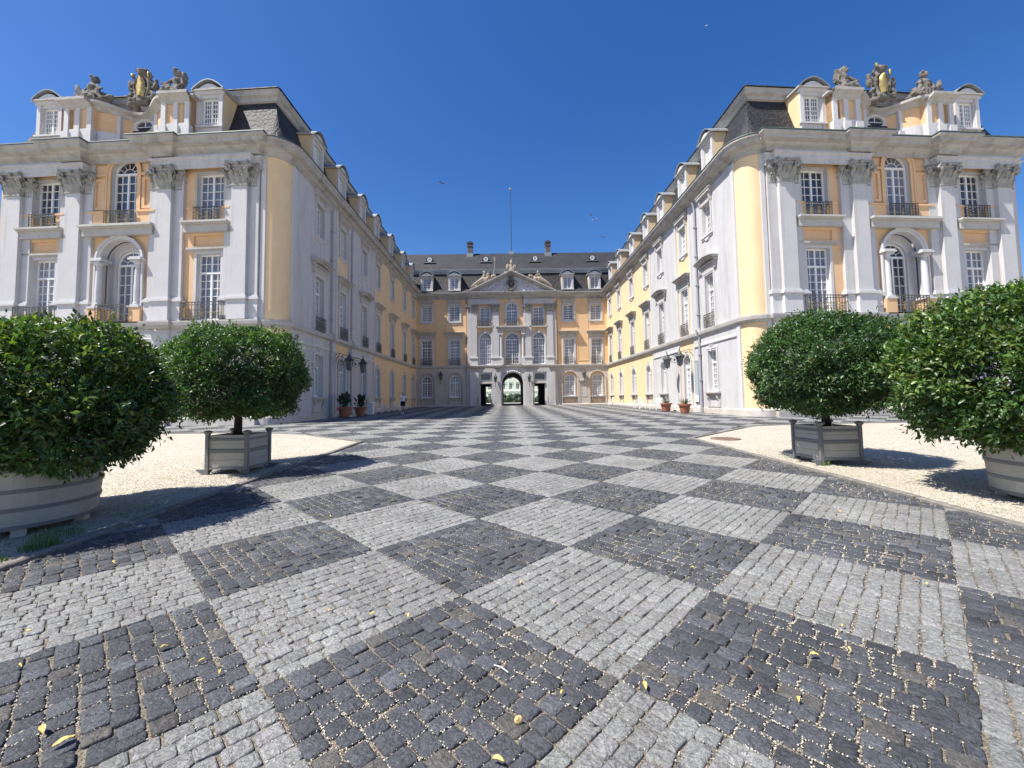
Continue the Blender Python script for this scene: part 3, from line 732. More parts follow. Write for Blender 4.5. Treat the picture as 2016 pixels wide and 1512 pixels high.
        link('balcony_railing', RAIL1, root, (x+d-sg*.16, y, 5.56), rz)
        if i == 1:
            dr = window(root, x+yy, y, .35, rz, name='door', w=1.2, h=3.75, rise=.42, transom=2.9, cols=2, rows=6, glass=gl)
            link('window_surround', SURD, root, (x+d, y, .35), rz)
            st = MB(); st.box(-.95, .95, -.95, 0, -.2, .20); st.box(-.85, .85, -.5, 0, .2, .34); st.build('door_step', 'plinth', root, (x, y, 0), rz)
        else:
            window(root, x+yy, y, 1.46, rz, w=1.1, h=2.6, rise=0 if i == 0 else .42, transom=1.85, cols=2, rows=5, glass=gl)
            link('window_surround', SURG if i == 0 else SURGA, root, (x+d, y, 1.46), rz)
            link('window_sill', SILL, root, (x+d, y, 1.46), rz)
        put_dormer(root, DORM, (x+sg*.15, y, 15.95), rz, 'paned')
    pipes = [27.9] if sg > 0 else [27.95, 31.45]
    for Y in pipes:
        mb = MB(); s = s_of(Y)
        mb.tube([(s, -.2, .1), (s, -.2, 5.1), (s, -.38, 5.2), (s, -.38, 5.6), (s, -.2, 5.75), (s, -.2, 13.9), (s, -.3, 14.4)], .065, 8)
        mb.tube([(s, -.2, -.1), (s, -.2, 1.7)], .085, 8)
        for z in (2.2, 3.9, 6.6, 8.6, 10.6, 12.6): mb.box(s-.09, s+.09, -.3, 0, z, z+.05)
        mb.build('downpipe', 'pipe', root, loc, rz)
    return root
WR = side_building(1, 22.25, 13.0, 'sunlit yellow and grey palace wing right of the courtyard, its long wall bright in sun')
WL = side_building(-1, 22.05, 12.0, 'yellow and grey palace wing left of the courtyard, its long inner wall in shade')

# ------------------------------------------------------------------ main building at the end of the court
def main_building():
    YB = 54.6; X0, X1 = -12.0, 13.0; XC = .48
    bx, by = XC, YB+6.5
    root = empty('main_palace_building', (bx, by, B0), 'central palace block at the end of the court with pediment and arched gateway', 'palace')
    L = (XC-bx, YB-by, 0); RP = .5                      # risalit projection
    def W(x): return x
    ring_ = []
    sides = (-11.15, -7.5, 7.45, 11.05)
    def hl(s, w, h, z0, rise=0): return loop(w, h, rise, z0=z0, cx=s)
    for k, (a, b) in enumerate(((X0-XC, -5.95), (5.95, X1-XC))):
        up = [h for s in sides if a < s < b for h in (hl(s, 1.27, 2.0, 11.35), hl(s, 1.27, 3.3, 5.56))]
        mb = MB(); wall(mb, [(a, 5.2), (b, 5.2), (b, 14.6), (a, 14.6)], up, 0, .3, 0, 1); mb.build('wall', ['peach', 'pale'], root, L)
        dn = [h for s in sides if a < s < b for h in (loop(1.95, 4.62-.5, .97, z0=.5, cx=s),)]
        mb = MB(); wall(mb, [(a, -.2), (b, -.2), (b, 5.2), (a, 5.2)], dn, -.06, .16, 0); mb.build('ground_floor_wall', 'greyshade', root, L)
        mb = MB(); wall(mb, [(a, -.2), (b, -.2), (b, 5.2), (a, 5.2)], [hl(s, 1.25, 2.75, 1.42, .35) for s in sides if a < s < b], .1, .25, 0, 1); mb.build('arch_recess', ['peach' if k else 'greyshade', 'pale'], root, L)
    mb = MB(); hs_ = [hl(0, 1.45, 3.15, 10.6, .45), hl(0, 1.78, 4.15, 5.6, .89)]
    for q in (-1, 1): hs_ += [hl(q*3.52, 1.25, 2.55, 10.6), hl(q*3.5, 1.55, 4.2, 5.6, .775)]
    wall(mb, [(-5.95, 5.2), (5.95, 5.2), (5.95, 14.6), (-5.95, 14.6)], hs_, -.12, .32, 0, 1)
    mb.box(-5.95, -5.9, -.12, .0, 5.2, 14.6); mb.box(5.9, 5.95, -.12, 0, 5.2, 14.6); mb.build('wall', ['peach', 'pale'], root, L)
    mb = MB(); GA = hl(0, 2.72, 4.4, .15, 1.3)
    hs_ = [GA]
    for q in (-1, 1): hs_ += [hl(q*3.5, 1.35, 2.95, .15), hl(q*3.5, 1.35, .85, 3.6, .22)]
    wall(mb, [(-5.95, -.2), (5.95, -.2), (5.95, 5.2), (-5.95, 5.2)], hs_, -.22, .5, 0, 1)
    for q in (-1, 1): mb.box(q*5.95-.03, q*5.95+.03, -.22, 0, -.2, 5.2)
    mb.build('ground_floor_wall', ['grey', 'pale'], root, L)
    # windows
    for i, s in enumerate(sides):
        x, y = L[0]+s, L[1]
        window(root, x, y+.22, 11.35, 0, w=1.27, h=2.0, cols=3, rows=6, bar=.04)
        window(root, x, y+.22, 5.56, 0, w=1.27, h=3.3, transom=2.35, cols=3, rows=6, bar=.04)
        window(root, x, y+.28, 1.42, 0, w=1.25, h=2.75, rise=.35, transom=1.9, cols=3, rows=6, bar=.04)
        link('window_surround', SUM1, root, (x, y, 11.35)); link('window_surround', SUM2, root, (x, y, 5.56)); link('window_surround', SUM3, root, (x, y+.1, 1.42))
        link('window_hood', hood_mesh(2.6, 0, .5), root, (x, y, 9.85)); link('window_hood', HOODS, root, (x, y, 14.05)); link('balcony_railing', rail_mesh(1.45, .85, gold=False), root, (x, y-.2, 5.56))
        t = MB(); ring(t, loop(1.95, 4.12, .97, .16, z0=.5, gb=0), loop(1.95, 4.12, .97, z0=.5), -.14, -.04); t.build('arch_moulding', 'greyshade', root, (x, y, 0))
        link('window_sill', SILLM, root, (x, y+.1, 1.42))
    for q in (-1, 1):
        s = q*9.28; x, y = L[0]+s, L[1]
        t = MB(); ring(t, loop(1.0, 2.9, 0, .16, z0=.3, gb=0), loop(1.0, 2.9, 0, z0=.3), -.13, -.05); t.box(-.5, .5, -.07, -.05, .3, 3.2); t.box(-.75, .75, -.26, -.05, 3.36, 3.46); t.box(-.66, .66, -.18, -.05, 3.28, 3.36)
        ring(t, [(-.4, 1.3), (.4, 1.3), (.4, 3.05), (-.4, 3.05)], [(-.32, 1.4), (.32, 1.4), (.32, 2.95), (-.32, 2.95)], -.1, -.06)
        t.build('door', 'greyshade', root, (x, y, 0))
        t = MB(); ring(t, [(-.72, 6), (.72, 6), (.72, 13.4), (-.72, 13.4)], [(-.62, 6.1), (.62, 6.1), (.62, 13.3), (-.62, 13.3)], -.04, .02); t.build('panel_moulding', 'peach', root, (x, y, 0))
    y = L[1]-.12; x = L[0]
    window(root, x, y+.22, 10.6, 0, w=1.45, h=3.15, rise=.45, transom=2.1, cols=3, rows=5, bar=.04); window(root, x, y+.24, 5.6, 0, w=1.78, h=4.15, rise=.89, fan=True, cols=3, rows=7, bar=.04)
    for q in (-1, 1):
        window(root, x+q*3.52, y+.22, 10.6, 0, w=1.25, h=2.55, cols=3, rows=6, bar=.04); window(root, x+q*3.5, y+.24, 5.6, 0, w=1.55, h=4.2, rise=.775, fan=True, cols=3, rows=7, bar=.04)
        t = MB(); ring(t, loop(1.25, 2.55, 0, .12, gb=0), loop(1.25, 2.55, 0), -.05, .02); t.build('window_surround', 'pale', root, (x+q*3.52, y, 10.6))
        t = MB(); ring(t, loop(1.55, 4.2, .775, .18, gb=0), loop(1.55, 4.2, .775), -.08, .02); t.prism([(-.1, 4.15), (.1, 4.15), (.16, 4.55), (-.16, 4.55)], -.16, 0); t.build('window_surround', 'pale', root, (x+q*3.5, y, 5.6))
        t = MB(); t.box(-1.2, 1.2, -.3, .02, 10.46, 10.6); t.build('balcony_shelf', 'stone', root, (x+q*3.5, y, 0)); link('balcony_railing', rail_mesh(1.6, .85), root, (x+q*3.5, y-.24, 10.6))
        t = MB(); t.box(-.7, .7, -.1, .02, 3.2, 3.34); t.box(-.85, .85, -.16, .02, 3.12, 3.2); t.build('lintel_cornice', 'stone', root, (x+q*3.5, y-.1, 0))
        g = MB(); lp = loop(1.3, .8, .2, z0=3.62); g.add([(p[0], .18, p[1]) for p in lp], [tuple(range(len(lp)))]); g.build('pane', 'paned', root, (x+q*3.5, y, 0))
    t = MB(); ring(t, loop(1.45, 3.15, .45, .18, gb=0), loop(1.45, 3.15, .45), -.08, .02); t.ell((0, -.14, 3.45), (.3, .14, .22)); t.build('window_surround', 'pale', root, (x, y, 10.6))
    t = MB(); ring(t, loop(1.78, 4.15, .89, .18, gb=0), loop(1.78, 4.15, .89), -.08, .02); t.ell((0, -.14, 4.5), (.34, .14, .2)); t.build('window_surround', 'pale', root, (x, y, 5.6))
    t = MB(); t.box(-2.1, 2.1, -.62, .02, 10.44, 10.6); t.box(-2.0, 2.0, -.5, .02, 10.3, 10.44); t.box(-1.95, 1.95, -.36, .02, 9.95, 10.3); t.build('balcony', 'stone', root, (x, y, 0))
    link('balcony_railing', rail_mesh(2.0, .85, depth=.3), root, (x, y-.42, 10.6)); link('balcony_railing', rail_mesh(1.8, .85), root, (x, y-.3, 5.56))
    for q in (-1, 1):
        t = MB(); t.box(-.3, .3, -.4, .0, 5.54, 6.5); t.lathe([(.2, 6.5), (.15, 6.6), (.16, 7.4), (.13, 9.3), (.2, 9.5)], 12, 0, (0, -.18, 0)); t.box(-.26, .26, -.42, 0, 9.5, 9.95); t.build('column', 'pale', root, (x+q*1.42, y, 0))
    t = MB(); ring(t, loop(2.72, 4.4, 1.3, .2, z0=.15, gb=0), loop(2.72, 4.4, 1.3, z0=.15), -.1, .02)
    for k in range(-3, 4): t.ell((k*.3, -.14, 4.72-.03*k*k), (.16, .1, .12))
    t.build('gate_arch_moulding', 'pale', root, (x, y-.1, 0))
    # giant order
    for i, s in enumerate((-4.95, -2.1, 2.1, 4.95)):
        pilaster(root, x+s, y, 0, .8, .3, 5.54, 13.45, (5.54, 6.5), 12.5, CAPB, 1.15 if abs(s) < 4 else None, .14)
        if abs(s) > 4:
            d = .62 if s > 0 else -.62
            t = MB(); t.box(-.24, .24, -.16, 0, 5.54, 13.45); o = t.build('half_pilaster', 'grey', root, (x+s+d, y, 0)); link('capital', CAPS, o, (0, .02, 12.45))
        t = MB(); t.box(-.55, .55, -.3, 0, -.1, 4.6); t.box(-.62, .62, -.36, 0, -.1, .45); t.build('lower_pilaster', 'grey', root, (x+s, y-.1, 0))
    T = Matrix.Translation((-bx, -by, 0))
    def path(j, r=0.0):
        y0 = YB-r
        return mkpath([(X0-2, YB), (XC-5.95, YB), (XC-5.95, YB-.14*j), (XC-5.55, YB-.14*j), (XC-5.55, YB-.45*j), (XC-1.6, YB-.45*j), (XC-1.6, YB-.2*j), (XC+1.6, YB-.2*j), (XC+1.6, YB-.45*j), (XC+5.55, YB-.45*j), (XC+5.55, YB-.14*j), (XC+5.95, YB-.14*j), (XC+5.95, YB), (X1+2, YB)])
    def part(name, m, p, prof):
        mb = MB(); mb.sweep(p, prof, 0, T); return mb.build(name, m, root)
    dz = -.15
    part('cornice', 'cornice', path(1), [(o*.95, z+dz) for o, z in CORN])
    for (a, b) in ((-5.55, -1.65), (1.65, 5.55)):
        part('entablature', 'grey', mkpath([(XC+a, YB-.1), (XC+a, YB-.45), (XC+b, YB-.45), (XC+b, YB-.1)]), [(o, z-.25) for o, z in ENTAB])
    part('string_course', 'stone', path(1), STRING)
    part('plinth', 'plinth', mkpath([(X0, YB-.06), (XC-5.95, YB-.06), (XC-5.95, YB-.22), (XC-4.3, YB-.22)]), PLINTH); part('plinth', 'plinth', mkpath([(XC+4.3, YB-.22), (XC+5.95, YB-.22), (XC+5.95, YB-.06), (X1, YB-.06)]), PLINTH)
    flat = mkpath([(X0-3, YB), (X1+3, YB)])
    part('roof', 'slate', flat, [(o, z-.15) for o, z in ROOF1]); part('roof_moulding', 'lead', flat, [(o, z-.35) for o, z in BAND])
    part('upper_roof', 'slate', mkpath([(X0-6, YB), (X1+6, YB)]), [(-.8, 18.5), (-.82, 18.62), (-4.9, 22.1), (-9.5, 18.5)])
    mb = MB(); mb.sweep(mkpath([(X1+8, YB+12.8), (X0-8, YB+12.8)]), [(0, 5), (0, 18.2), (-3, 18.6)], 0, T); mb.build('rear_wall', 'grey', root)
    for s in sides: put_dormer(root, DORMM, (L[0]+s, L[1]+.12, 15.55), 0)
    # pediment
    pb, pz, ap = 5.75, 15.05, 17.75
    mb = MB(); mb.prism([(-pb+.3, pz), (pb-.3, pz), (0, ap-.25)], -.45, .6); pe = mb.build('pediment', 'grey', root, L)
    mb = MB()
    sl_ = (ap-pz)/pb
    for q in (-1, 1):
        for (d0, d1, yy) in ((0, .16, -1.15), (.16, .32, -.95), (.32, .44, -.7)):
            mb.prism([(q*pb, pz-d0*.0+.12-d0), (0, ap+.12-d0), (0, ap+.12-d1), (q*pb, pz+.12-d1)][::q], yy, 1.6 if d0 == 0 else .6)
    mb.build('raking_cornice', 'cornice', pe)
    def rel(mb):
        r_ = random.Random(5)
        for k in range(90):
            s = r_.uniform(-4.2, 4.2); zt = (ap-.55-abs(s)*sl_)
            z = r_.uniform(pz+.12, max(pz+.14, zt)); q = r_.uniform(.08, .2)
            mb.ell((s, -.5, z), (q*1.3, q*.8, q), rot=Euler((0, r_.uniform(0, 3), 0)), nu=7, nv=5)
    mb = MB(); rel(mb)
    o = blob('relief', rel, .05, ['statuepale'], parent=pe); o.data.materials[0] = MAT['greyrel']
    mb = MB(); k_ = 20
    def ee(a, b, z=16.05): return [(a*math.cos(2*PI*i/k_), z+b*math.sin(2*PI*i/k_)) for i in range(k_)]
    ring(mb, ee(.62, .82), ee(.42, .56), -.85, -.4); mb.ell((0, -.72, 16.98), (.42, .2, .2)); mb.ell((0, -.7, 15.28), (.3, .2, .16))
    cl = mb.build('medallion', 'statue', pe)
    mb = MB(); e_ = ee(.43, .57); mb.add([(p[0], -.7, p[1]) for p in e_], [tuple(range(k_))]); mb.build('clock_face', 'iron', cl)
    mb = MB(); mb.tube([(-.15, -.73, 15.85), (.2, -.73, 16.4)], .03, 5); mb.tube([(.05, -.73, 16.1), (-.22, -.73, 16.3)], .025, 5)
    for k in range(12): mb.box(.33*math.cos(k*PI/6)-.02, .33*math.cos(k*PI/6)+.02, -.74, -.71, 16.05+.45*math.sin(k*PI/6)-.02, 16.05+.45*math.sin(k*PI/6)+.02)
    mb.build('clock_hands', 'gold', cl)
    # half hidden round dormers beside the pediment
    for s in (-4.1, 4.1):
        t = MB(); pts = loop(1.0, 1.5, .5); ring(t, loop(1.0, 1.5, .5, .22), loop(.55, 1.0, .27, z0=.3), -.1, .1) if False else ring(t, ee2(.62, .62, .8), ee2(.3, .34, .85), -.1, .3)
        t.prism([(-.62, .8), (-.75, -.3), (.75, -.3), (.62, .8)], -.05, .3); o = t.build('round_dormer', 'pale', root, (L[0]+s, L[1]+.1, 15.5))
        g = MB(); e_ = ee2(.31, .35, .85); g.add([(p[0], .05, p[1]) for p in e_], [tuple(range(k_))]); g.build('pane', 'paned', o)
        t = MB(); t.prism(ee2(.66, .66, .8), .3, 1.6); t.build('dormer_roof', 'lead', o)
    # eyebrow dormers in the upper roof, chimneys
    for X in (-10.7, -2.95, 3.85, 11.75):
        yy = YB+.82+(20.35-18.62)/(22.1-18.62)*4.08
        t = MB(); t.prism(loop(1.1, .85, .5), -.55, .9); t.prism(loop(1.5, .12, 0), -.62, .3); o = t.build('eyebrow_dormer', 'iron', root, (X-bx, yy-by, 20.0))
        t = MB(); ring(t, ee2(.3, .3, .42), ee2(.2, .2, .42), -.62, -.5); t.box(-.02, .02, -.6, -.55, .22, .62); t.box(-.2, .2, -.6, -.55, .4, .44); t.build('window', 'frame', o)
        g = MB(); e_ = ee2(.21, .21, .42); g.add([(p[0], -.56, p[1]) for p in e_], [tuple(range(k_))]); g.build('pane', 'panec', o)
        t = MB(); t.box(-.85, .85, -.75, -.45, -.05, .02); t.build('sill', 'lead', o)
    for X in (-5.3, 5.85):
        t = MB(); t.box(-.34, .34, -.4, .4, 0, 1.5); t.box(-.40, .40, -.46, .46, 1.35, 1.5); t.box(-.36, .36, -.42, .42, 1.5, 1.75); t.box(-.42, .42, -.48, .48, 1.75, 1.85)
        o = t.build('chimney', 'brick', root, (X-bx, YB+4.6-by, 21.6)); t = MB(); t.box(-.46, .46, -.54, .54, -.3, .3); t.build('flashing', 'lead', o)
        t = MB(); t.box(-.44, .44, -.5, .5, 1.8, 1.92); t.box(-.3, .3, -.35, .35, 1.92, 2.1); t.build('chimney_cap', 'iron', o)
    t = MB(); t.box(-.35, .35, -.35, .35, 0, .5); t.build('pole_base', 'lead', root, (.62-bx, YB+4.9-by, 21.85))
    # passages through the block
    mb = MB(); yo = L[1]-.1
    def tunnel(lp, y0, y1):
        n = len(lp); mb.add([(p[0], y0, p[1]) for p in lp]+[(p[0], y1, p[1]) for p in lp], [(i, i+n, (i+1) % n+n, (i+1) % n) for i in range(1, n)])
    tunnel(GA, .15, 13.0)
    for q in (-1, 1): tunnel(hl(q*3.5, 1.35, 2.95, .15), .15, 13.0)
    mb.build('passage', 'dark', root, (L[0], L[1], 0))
    t = MB(); t.box(-1.0, 1.0, 0, .15, 0.1, 3.2); 
    return root
k_ = 20
def ee2(a, b, z): return [(a*math.cos(2*PI*i/k_), z+b*math.sin(2*PI*i/k_)) for i in range(k_)]
MAT['greyrel'] = mat('relief_stone', (0.50, 0.50, 0.53), 0.9, 0.2, noise=0.15, nscale=4, dirt=(0.25, 0.24, 0.25), dirtamt=0.6, dscale=2)
SUM1 = surround_mesh(1.27, 2.0, apron=True, g=.26); SUM2 = surround_mesh(1.27, 3.3, g=.24); SUM3 = surround_mesh(1.25, 2.75, .35, g=.14)
SILLM = sill_mesh(1.4, .95); DORMM = dormer_meshes('yellow', .8)
main_building()

# a pale building far beyond the gateway
def far_building():
    root = empty('town_house', (0, 140, 1.0), 'pale green house front seen far away through the arched gateway', 'house')
    mb = MB(); hs_ = []
    for k in range(-6, 7):
        for z0 in (3.6, 7.0): hs_.append(loop(1.0, 2.0, 0, z0=z0, cx=k*2.35+.55))
    for k in range(-6, 7): hs_.append(loop(1.1, 2.1, 0, z0=.3, cx=k*2.35+.55))
    wall(mb, [(-16, -1), (16, -1), (16, 12), (-16, 12)], hs_, 0, .3, 0); mb.build('wall', 'palegreen', root)
    mb = MB(); mb.box(-16, 16, -.2, 0, 2.95, 3.3); mb.box(-16, 16, -.4, 0, 11.6, 12.2); mb.build('string_course', 'whitewood', root)
    for k in range(-6, 7):
        for z0 in (3.6, 7.0, .3):
            fm, gm = window_meshes(w=1.0, h=2.0, cols=1, rows=3, bar=.09, glass='paned'); o = link('window', fm, root, (k*2.35+.55, .2, z0)); link('pane', gm, o)
            if z0 > 3: t = MB(); t.box(-.7, .7, -.22, 0, 2.15, 2.4); t.build('window_hood', 'pipe', root, (k*2.35+.55, 0, z0))
    mb = MB(); mb.prismx([(-.6, 12.2), (6, 16.5), (12, 12.2)], -16, 16); mb.build('roof', 'slate', root)
far_building()

# ------------------------------------------------------------------ ground
def gznp(y):
    y = np.asarray(y, float)
    t = np.clip((y-20)/4, 0, 1)
    return np.where(y < 20, 0.0195*y, np.where(y < 24, 0.39+0.0195*4*(t-t*t/2)+0.0072*4*t*t/2, 0.39+0.0195*2+0.0072*2+0.0072*(y-24)))
def npmesh(name, V, F, mats, cols=None, loc=None, parent=None):
    """V (n,3), F list of (count, array) with face index arrays of equal size"""
    me = bpy.data.meshes.new(name)
    F = [f for f in F if len(f)]
    nf = sum(len(f) for f in F); nl = sum(f.size for f in F)
    me.vertices.add(len(V)); me.vertices.foreach_set('co', np.ascontiguousarray(V, dtype=np.float32).ravel())
    me.loops.add(nl); me.loops.foreach_set('vertex_index', np.concatenate([f.ravel() for f in F]).astype(np.int32))
    me.polygons.add(nf)
    tot = np.concatenate([np.full(len(f), f.shape[1], np.int32) for f in F]); st = np.concatenate([[0], np.cumsum(tot)[:-1]]).astype(np.int32)
    me.polygons.foreach_set('loop_start', st); me.polygons.foreach_set('loop_total', tot)
    for m in mats: me.materials.append(MAT[m] if isinstance(m, str) else m)
    if cols is not None:
        a = me.attributes.new('Col', 'FLOAT_COLOR', 'POINT'); c = np.ones((len(V), 4), np.float32); c[:, :3] = cols; a.data.foreach_set('color', c.ravel())
    me.update(calc_edges=True); me.validate()
    o = bpy.data.objects.new(name, me); COL.objects.link(o)
    return o
KL, KR = -4.68, 5.62
def in_paving(x, y):
    """carriageway between the kerbs, then the court that opens out beyond"""
    road = (x > KL) & (x < KR)
    # left diagonal from (KL,13.7) to (-8.0,16.4) to (-10.5,17.3) then outward; right (KR,13.3) -> (9.8,17.0)
    yl = np.interp(-x, [4.68, 8.0, 10.5, 60], [13.7, 16.4, 17.4, 18.2]); yr = np.interp(x, [5.62, 9.8, 12, 60], [13.3, 17.0, 17.5, 18.2])
    return road | ((x <= KL) & (y > yl)) | ((x >= KR) & (y > yr))
def stones():
    rng = np.random.default_rng(3)
    side = 0.984*math.sqrt(2); ph = R(0.26); O = np.array([-0.392, 3.381])
    P = np.array([math.cos(PI/4+ph*0-ph*-0.0), math.sin(PI/4)]); a = PI/4+ph
    P = np.array([math.cos(a), math.sin(a)]); Q = np.array([-math.sin(a), math.cos(a)])
    C = []; L = []; W = []; DIR = []; KIND = []
    N = 60
    for i in range(-12, N):
        for j in range(-N, N):
            c = O+P*(i+.5)*side+Q*(j+.5)*side
            if c[1] < -1.6 or c[1] > 56 or abs(c[0]) > 34 or (c[1] < 17 and abs(c[0]) > 13): continue
            if not (in_paving(c[0], c[1]) or any(in_paving(c[0]+dx, c[1]+dy) for dx in (-1, 1) for dy in (-1, 1))): continue
            if c[1] > 26 and abs(c[0]) > 14: continue
            light = (i+j) % 2 != 0
            nr = 13 if light else 12
            for r in range(nr):
                k = 12 if light else 11
                ln = rng.uniform(.8, 1.25, k) if light else rng.uniform(.75, 1.35, k)
                if r % 2: ln[0] *= .55; ln[-1] *= 1.3
                e = np.concatenate([[0], np.cumsum(ln)]); e = e/e[-1]*side
                mid = (e[1:]+e[:-1])/2; le = np.diff(e); rw = side/nr; off = (r+.5)*rw
                u, v = (P, Q) if light else (Q, P)
                b = O+P*i*side+Q*j*side
                pts = b+np.outer(mid, u)+off*v+rng.normal(0, .0035 if light else .006, (k, 2))
                C.append(pts); L.append(le); W.append(np.full(k, rw)); DIR.append(np.full(k, 0 if light else 1)); KIND.append(np.full(k, 1 if light else 0))
    C = np.concatenate(C); L = np.concatenate(L); W = np.concatenate(W); D = np.concatenate(DIR); K = np.concatenate(KIND)
    m = in_paving(C[:, 0], C[:, 1]) & (C[:, 1] > -1.5) & (C[:, 1] < 54.2)
    # keep the stones out of the buildings and the kerb
    C, L, W, D, K = (q[m] for q in (C, L, W, D, K))
    n = len(C)
    U = np.where(D[:, None] == 0, P, Q); V = np.where(D[:, None] == 0, Q, P)
    gap = np.where(K == 1, .0035, .0048)*rng.uniform(.5, 1.5, n)
    hl = L/2-gap; hw = W/2-np.where(K == 1, .0035, .0042)
    base = np.where(K[:, None] == 1, np.array([.262, .260, .246]), np.array([.078, .082, .090]))
    var = np.where(K == 1, rng.normal(1, .075, n), np.exp(rng.normal(0, .20, n)))
    tint = rng.normal(0, .009, (n, 3))
    col = base*var[:, None]*(1+tint)
    flat = (K == 0) & (rng.random(n) < .07); col[flat] = np.array([.115, .108, .098])*rng.uniform(.8, 1.2, (flat.sum(), 1))
    col = np.clip(col, .02, .7)
    near = C[:, 1] < 8.5
    out = []
    def make(idx, ringn, rings, nm):
        k = len(idx); t = np.arange(ringn)/ringn*2*PI+PI/ringn
        # rounded rectangle via superellipse
        ca, sa = np.cos(t), np.sin(t); p_ = 2/8.0
        ex = np.sign(ca)*np.abs(ca)**p_; ey = np.sign(sa)*np.abs(sa)**p_
        if ringn == 4: ex = np.sign(ca); ey = np.sign(sa)
        jit = rng.normal(0, .0022, (k, ringn, 2)) if ringn > 4 else rng.normal(0, .002, (k, ringn, 2))
        tilt = rng.normal(0, .02, (k, 2)); hz = rng.normal(0, .0016, k)*np.where(K[idx] == 1, 1, 2.0); dome = np.where(K[idx] == 1, .45, .9)
        VS = []
        for (ins, z) in rings:
            a_ = (hl[idx]-ins)[:, None]*ex; b_ = (hw[idx]-ins)[:, None]*ey
            xy = C[idx][:, None, :]+(a_+jit[:, :, 0])[:, :, None]*U[idx][:, None, :]+(b_+jit[:, :, 1])[:, :, None]*V[idx][:, None, :]
            zz = gznp(xy[:, :, 1])+hz[:, None]*(z > -.005)+z*np.where(z > .002, dome, 1)[:, None]+(a_*tilt[:, :1]+b_*tilt[:, 1:])*(z > -.005)*.6
            if ringn > 4 and z > .002: zz = zz+rng.normal(0, .0012, zz.shape)*dome[:, None]
            VS.append(np.concatenate([xy, zz[:, :, None]], 2))
        nr = len(rings); VV = np.stack(VS, 1)      # k, rings, ringn, 3
        if ringn > 4:
            c3 = np.concatenate([C[idx], (gznp(C[idx][:, 1])+hz+rings[-1][1]*dome*1.1+rng.normal(0, .0015, k)*dome)[:, None]], 1)
            VV = np.concatenate([VV.reshape(k, -1, 3), c3[:, None, :]], 1)
        else: VV = VV.reshape(k, -1, 3)
        pv = VV.shape[1]; q = []; tr = []
        for r in range(nr-1):
            for s in range(ringn): q.append([r*ringn+s, r*ringn+(s+1) % ringn, (r+1)*ringn+(s+1) % ringn, (r+1)*ringn+s])
        if ringn > 4:
            for s in range(ringn): tr.append([(nr-1)*ringn+s, (nr-1)*ringn+(s+1) % ringn, pv-1])
        else: q.append([(nr-1)*4+s for s in range(4)])
        off = (np.arange(k)*pv)[:, None, None]
        F = [(np.array(q)[None]+off).reshape(-1, 4)]
        if tr: F.append((np.array(tr)[None]+off).reshape(-1, 3))
        o = npmesh(nm, VV.reshape(-1, 3), F, ['cobble'], np.repeat(col[idx], pv, 0))
        if ringn > 4: o.data.polygons.foreach_set('use_smooth', [True]*len(o.data.polygons))
        return o
    a_ = make(np.where(near)[0], 12, [(0, -.02), (.0005, -.003), (.004, .0025), (.014, .0045)], 'cobble_paving')
    b_ = make(np.where(~near)[0], 4, [(0, -.01), (.012, .004)], 'cobble_paving')
    for o in (a_, b_): tag(o, kind='structure')
    # pale grit lying in the joints
    idx = np.where((C[:, 1] < 12) & (C[:, 1] > .9) & (np.abs(C[:, 0]) < 8))[0]; pw = np.clip(1.15-C[idx, 1]/13, .08, 1); pw /= pw.sum()
    nn = 380000; pick = rng.choice(idx, nn, p=pw); dark = K[pick] == 0
    keep = dark | (rng.random(nn) < .20); pick = pick[keep]; nn = len(pick)
    sx = rng.random(nn) < .5; sg = np.sign(rng.random(nn)-.5); tt = rng.uniform(-1, 1, nn)
    a1 = np.where(sx, sg*(L[pick]/2+rng.normal(0, .0045, nn)), tt*L[pick]/2); b1 = np.where(sx, tt*W[pick]/2, sg*(W[pick]/2+rng.normal(0, .003, nn)))
    pos = C[pick]+a1[:, None]*U[pick]+b1[:, None]*V[pick]
    # clumping
    cl = np.sin(pos[:, 0]*3.1+1)*np.sin(pos[:, 1]*2.7)+np.sin(pos[:, 0]*9.3)*np.sin(pos[:, 1]*8.1)*.6
    kk = rng.random(nn) < (.30+.36*cl); pos = pos[kk]; nn = len(pos)
    sz = .0018+.0045*rng.random(nn)**1.6
    octv = np.array([[1, 0, 0], [0, 1, 0], [-1, 0, 0], [0, -1, 0], [0, 0, 1], [0, 0, -1]], float); octf = np.array([[0, 1, 4], [1, 2, 4], [2, 3, 4], [3, 0, 4], [1, 0, 5], [2, 1, 5], [3, 2, 5], [0, 3, 5]])
    ang = rng.uniform(0, 2*PI, nn); ov = octv[None]*sz[:, None, None]*rng.uniform(.7, 1.3, (nn, 6, 3)); 
    xr = ov[:, :, 0]*np.cos(ang)[:, None]-ov[:, :, 1]*np.sin(ang)[:, None]; yr = ov[:, :, 0]*np.sin(ang)[:, None]+ov[:, :, 1]*np.cos(ang)[:, None]
    VV = np.stack([xr+pos[:, :1], yr+pos[:, 1:], ov[:, :, 2]*.8+(gznp(pos[:, 1])+.0005)[:, None]], 2)
    o = npmesh('joint_grit', VV.reshape(-1, 3), [(octf[None]+(np.arange(nn)*6)[:, None, None]).reshape(-1, 3)], ['grit']); tag(o, 'pale grit scattered in the joints of the paving', 'grit', kind='stuff')
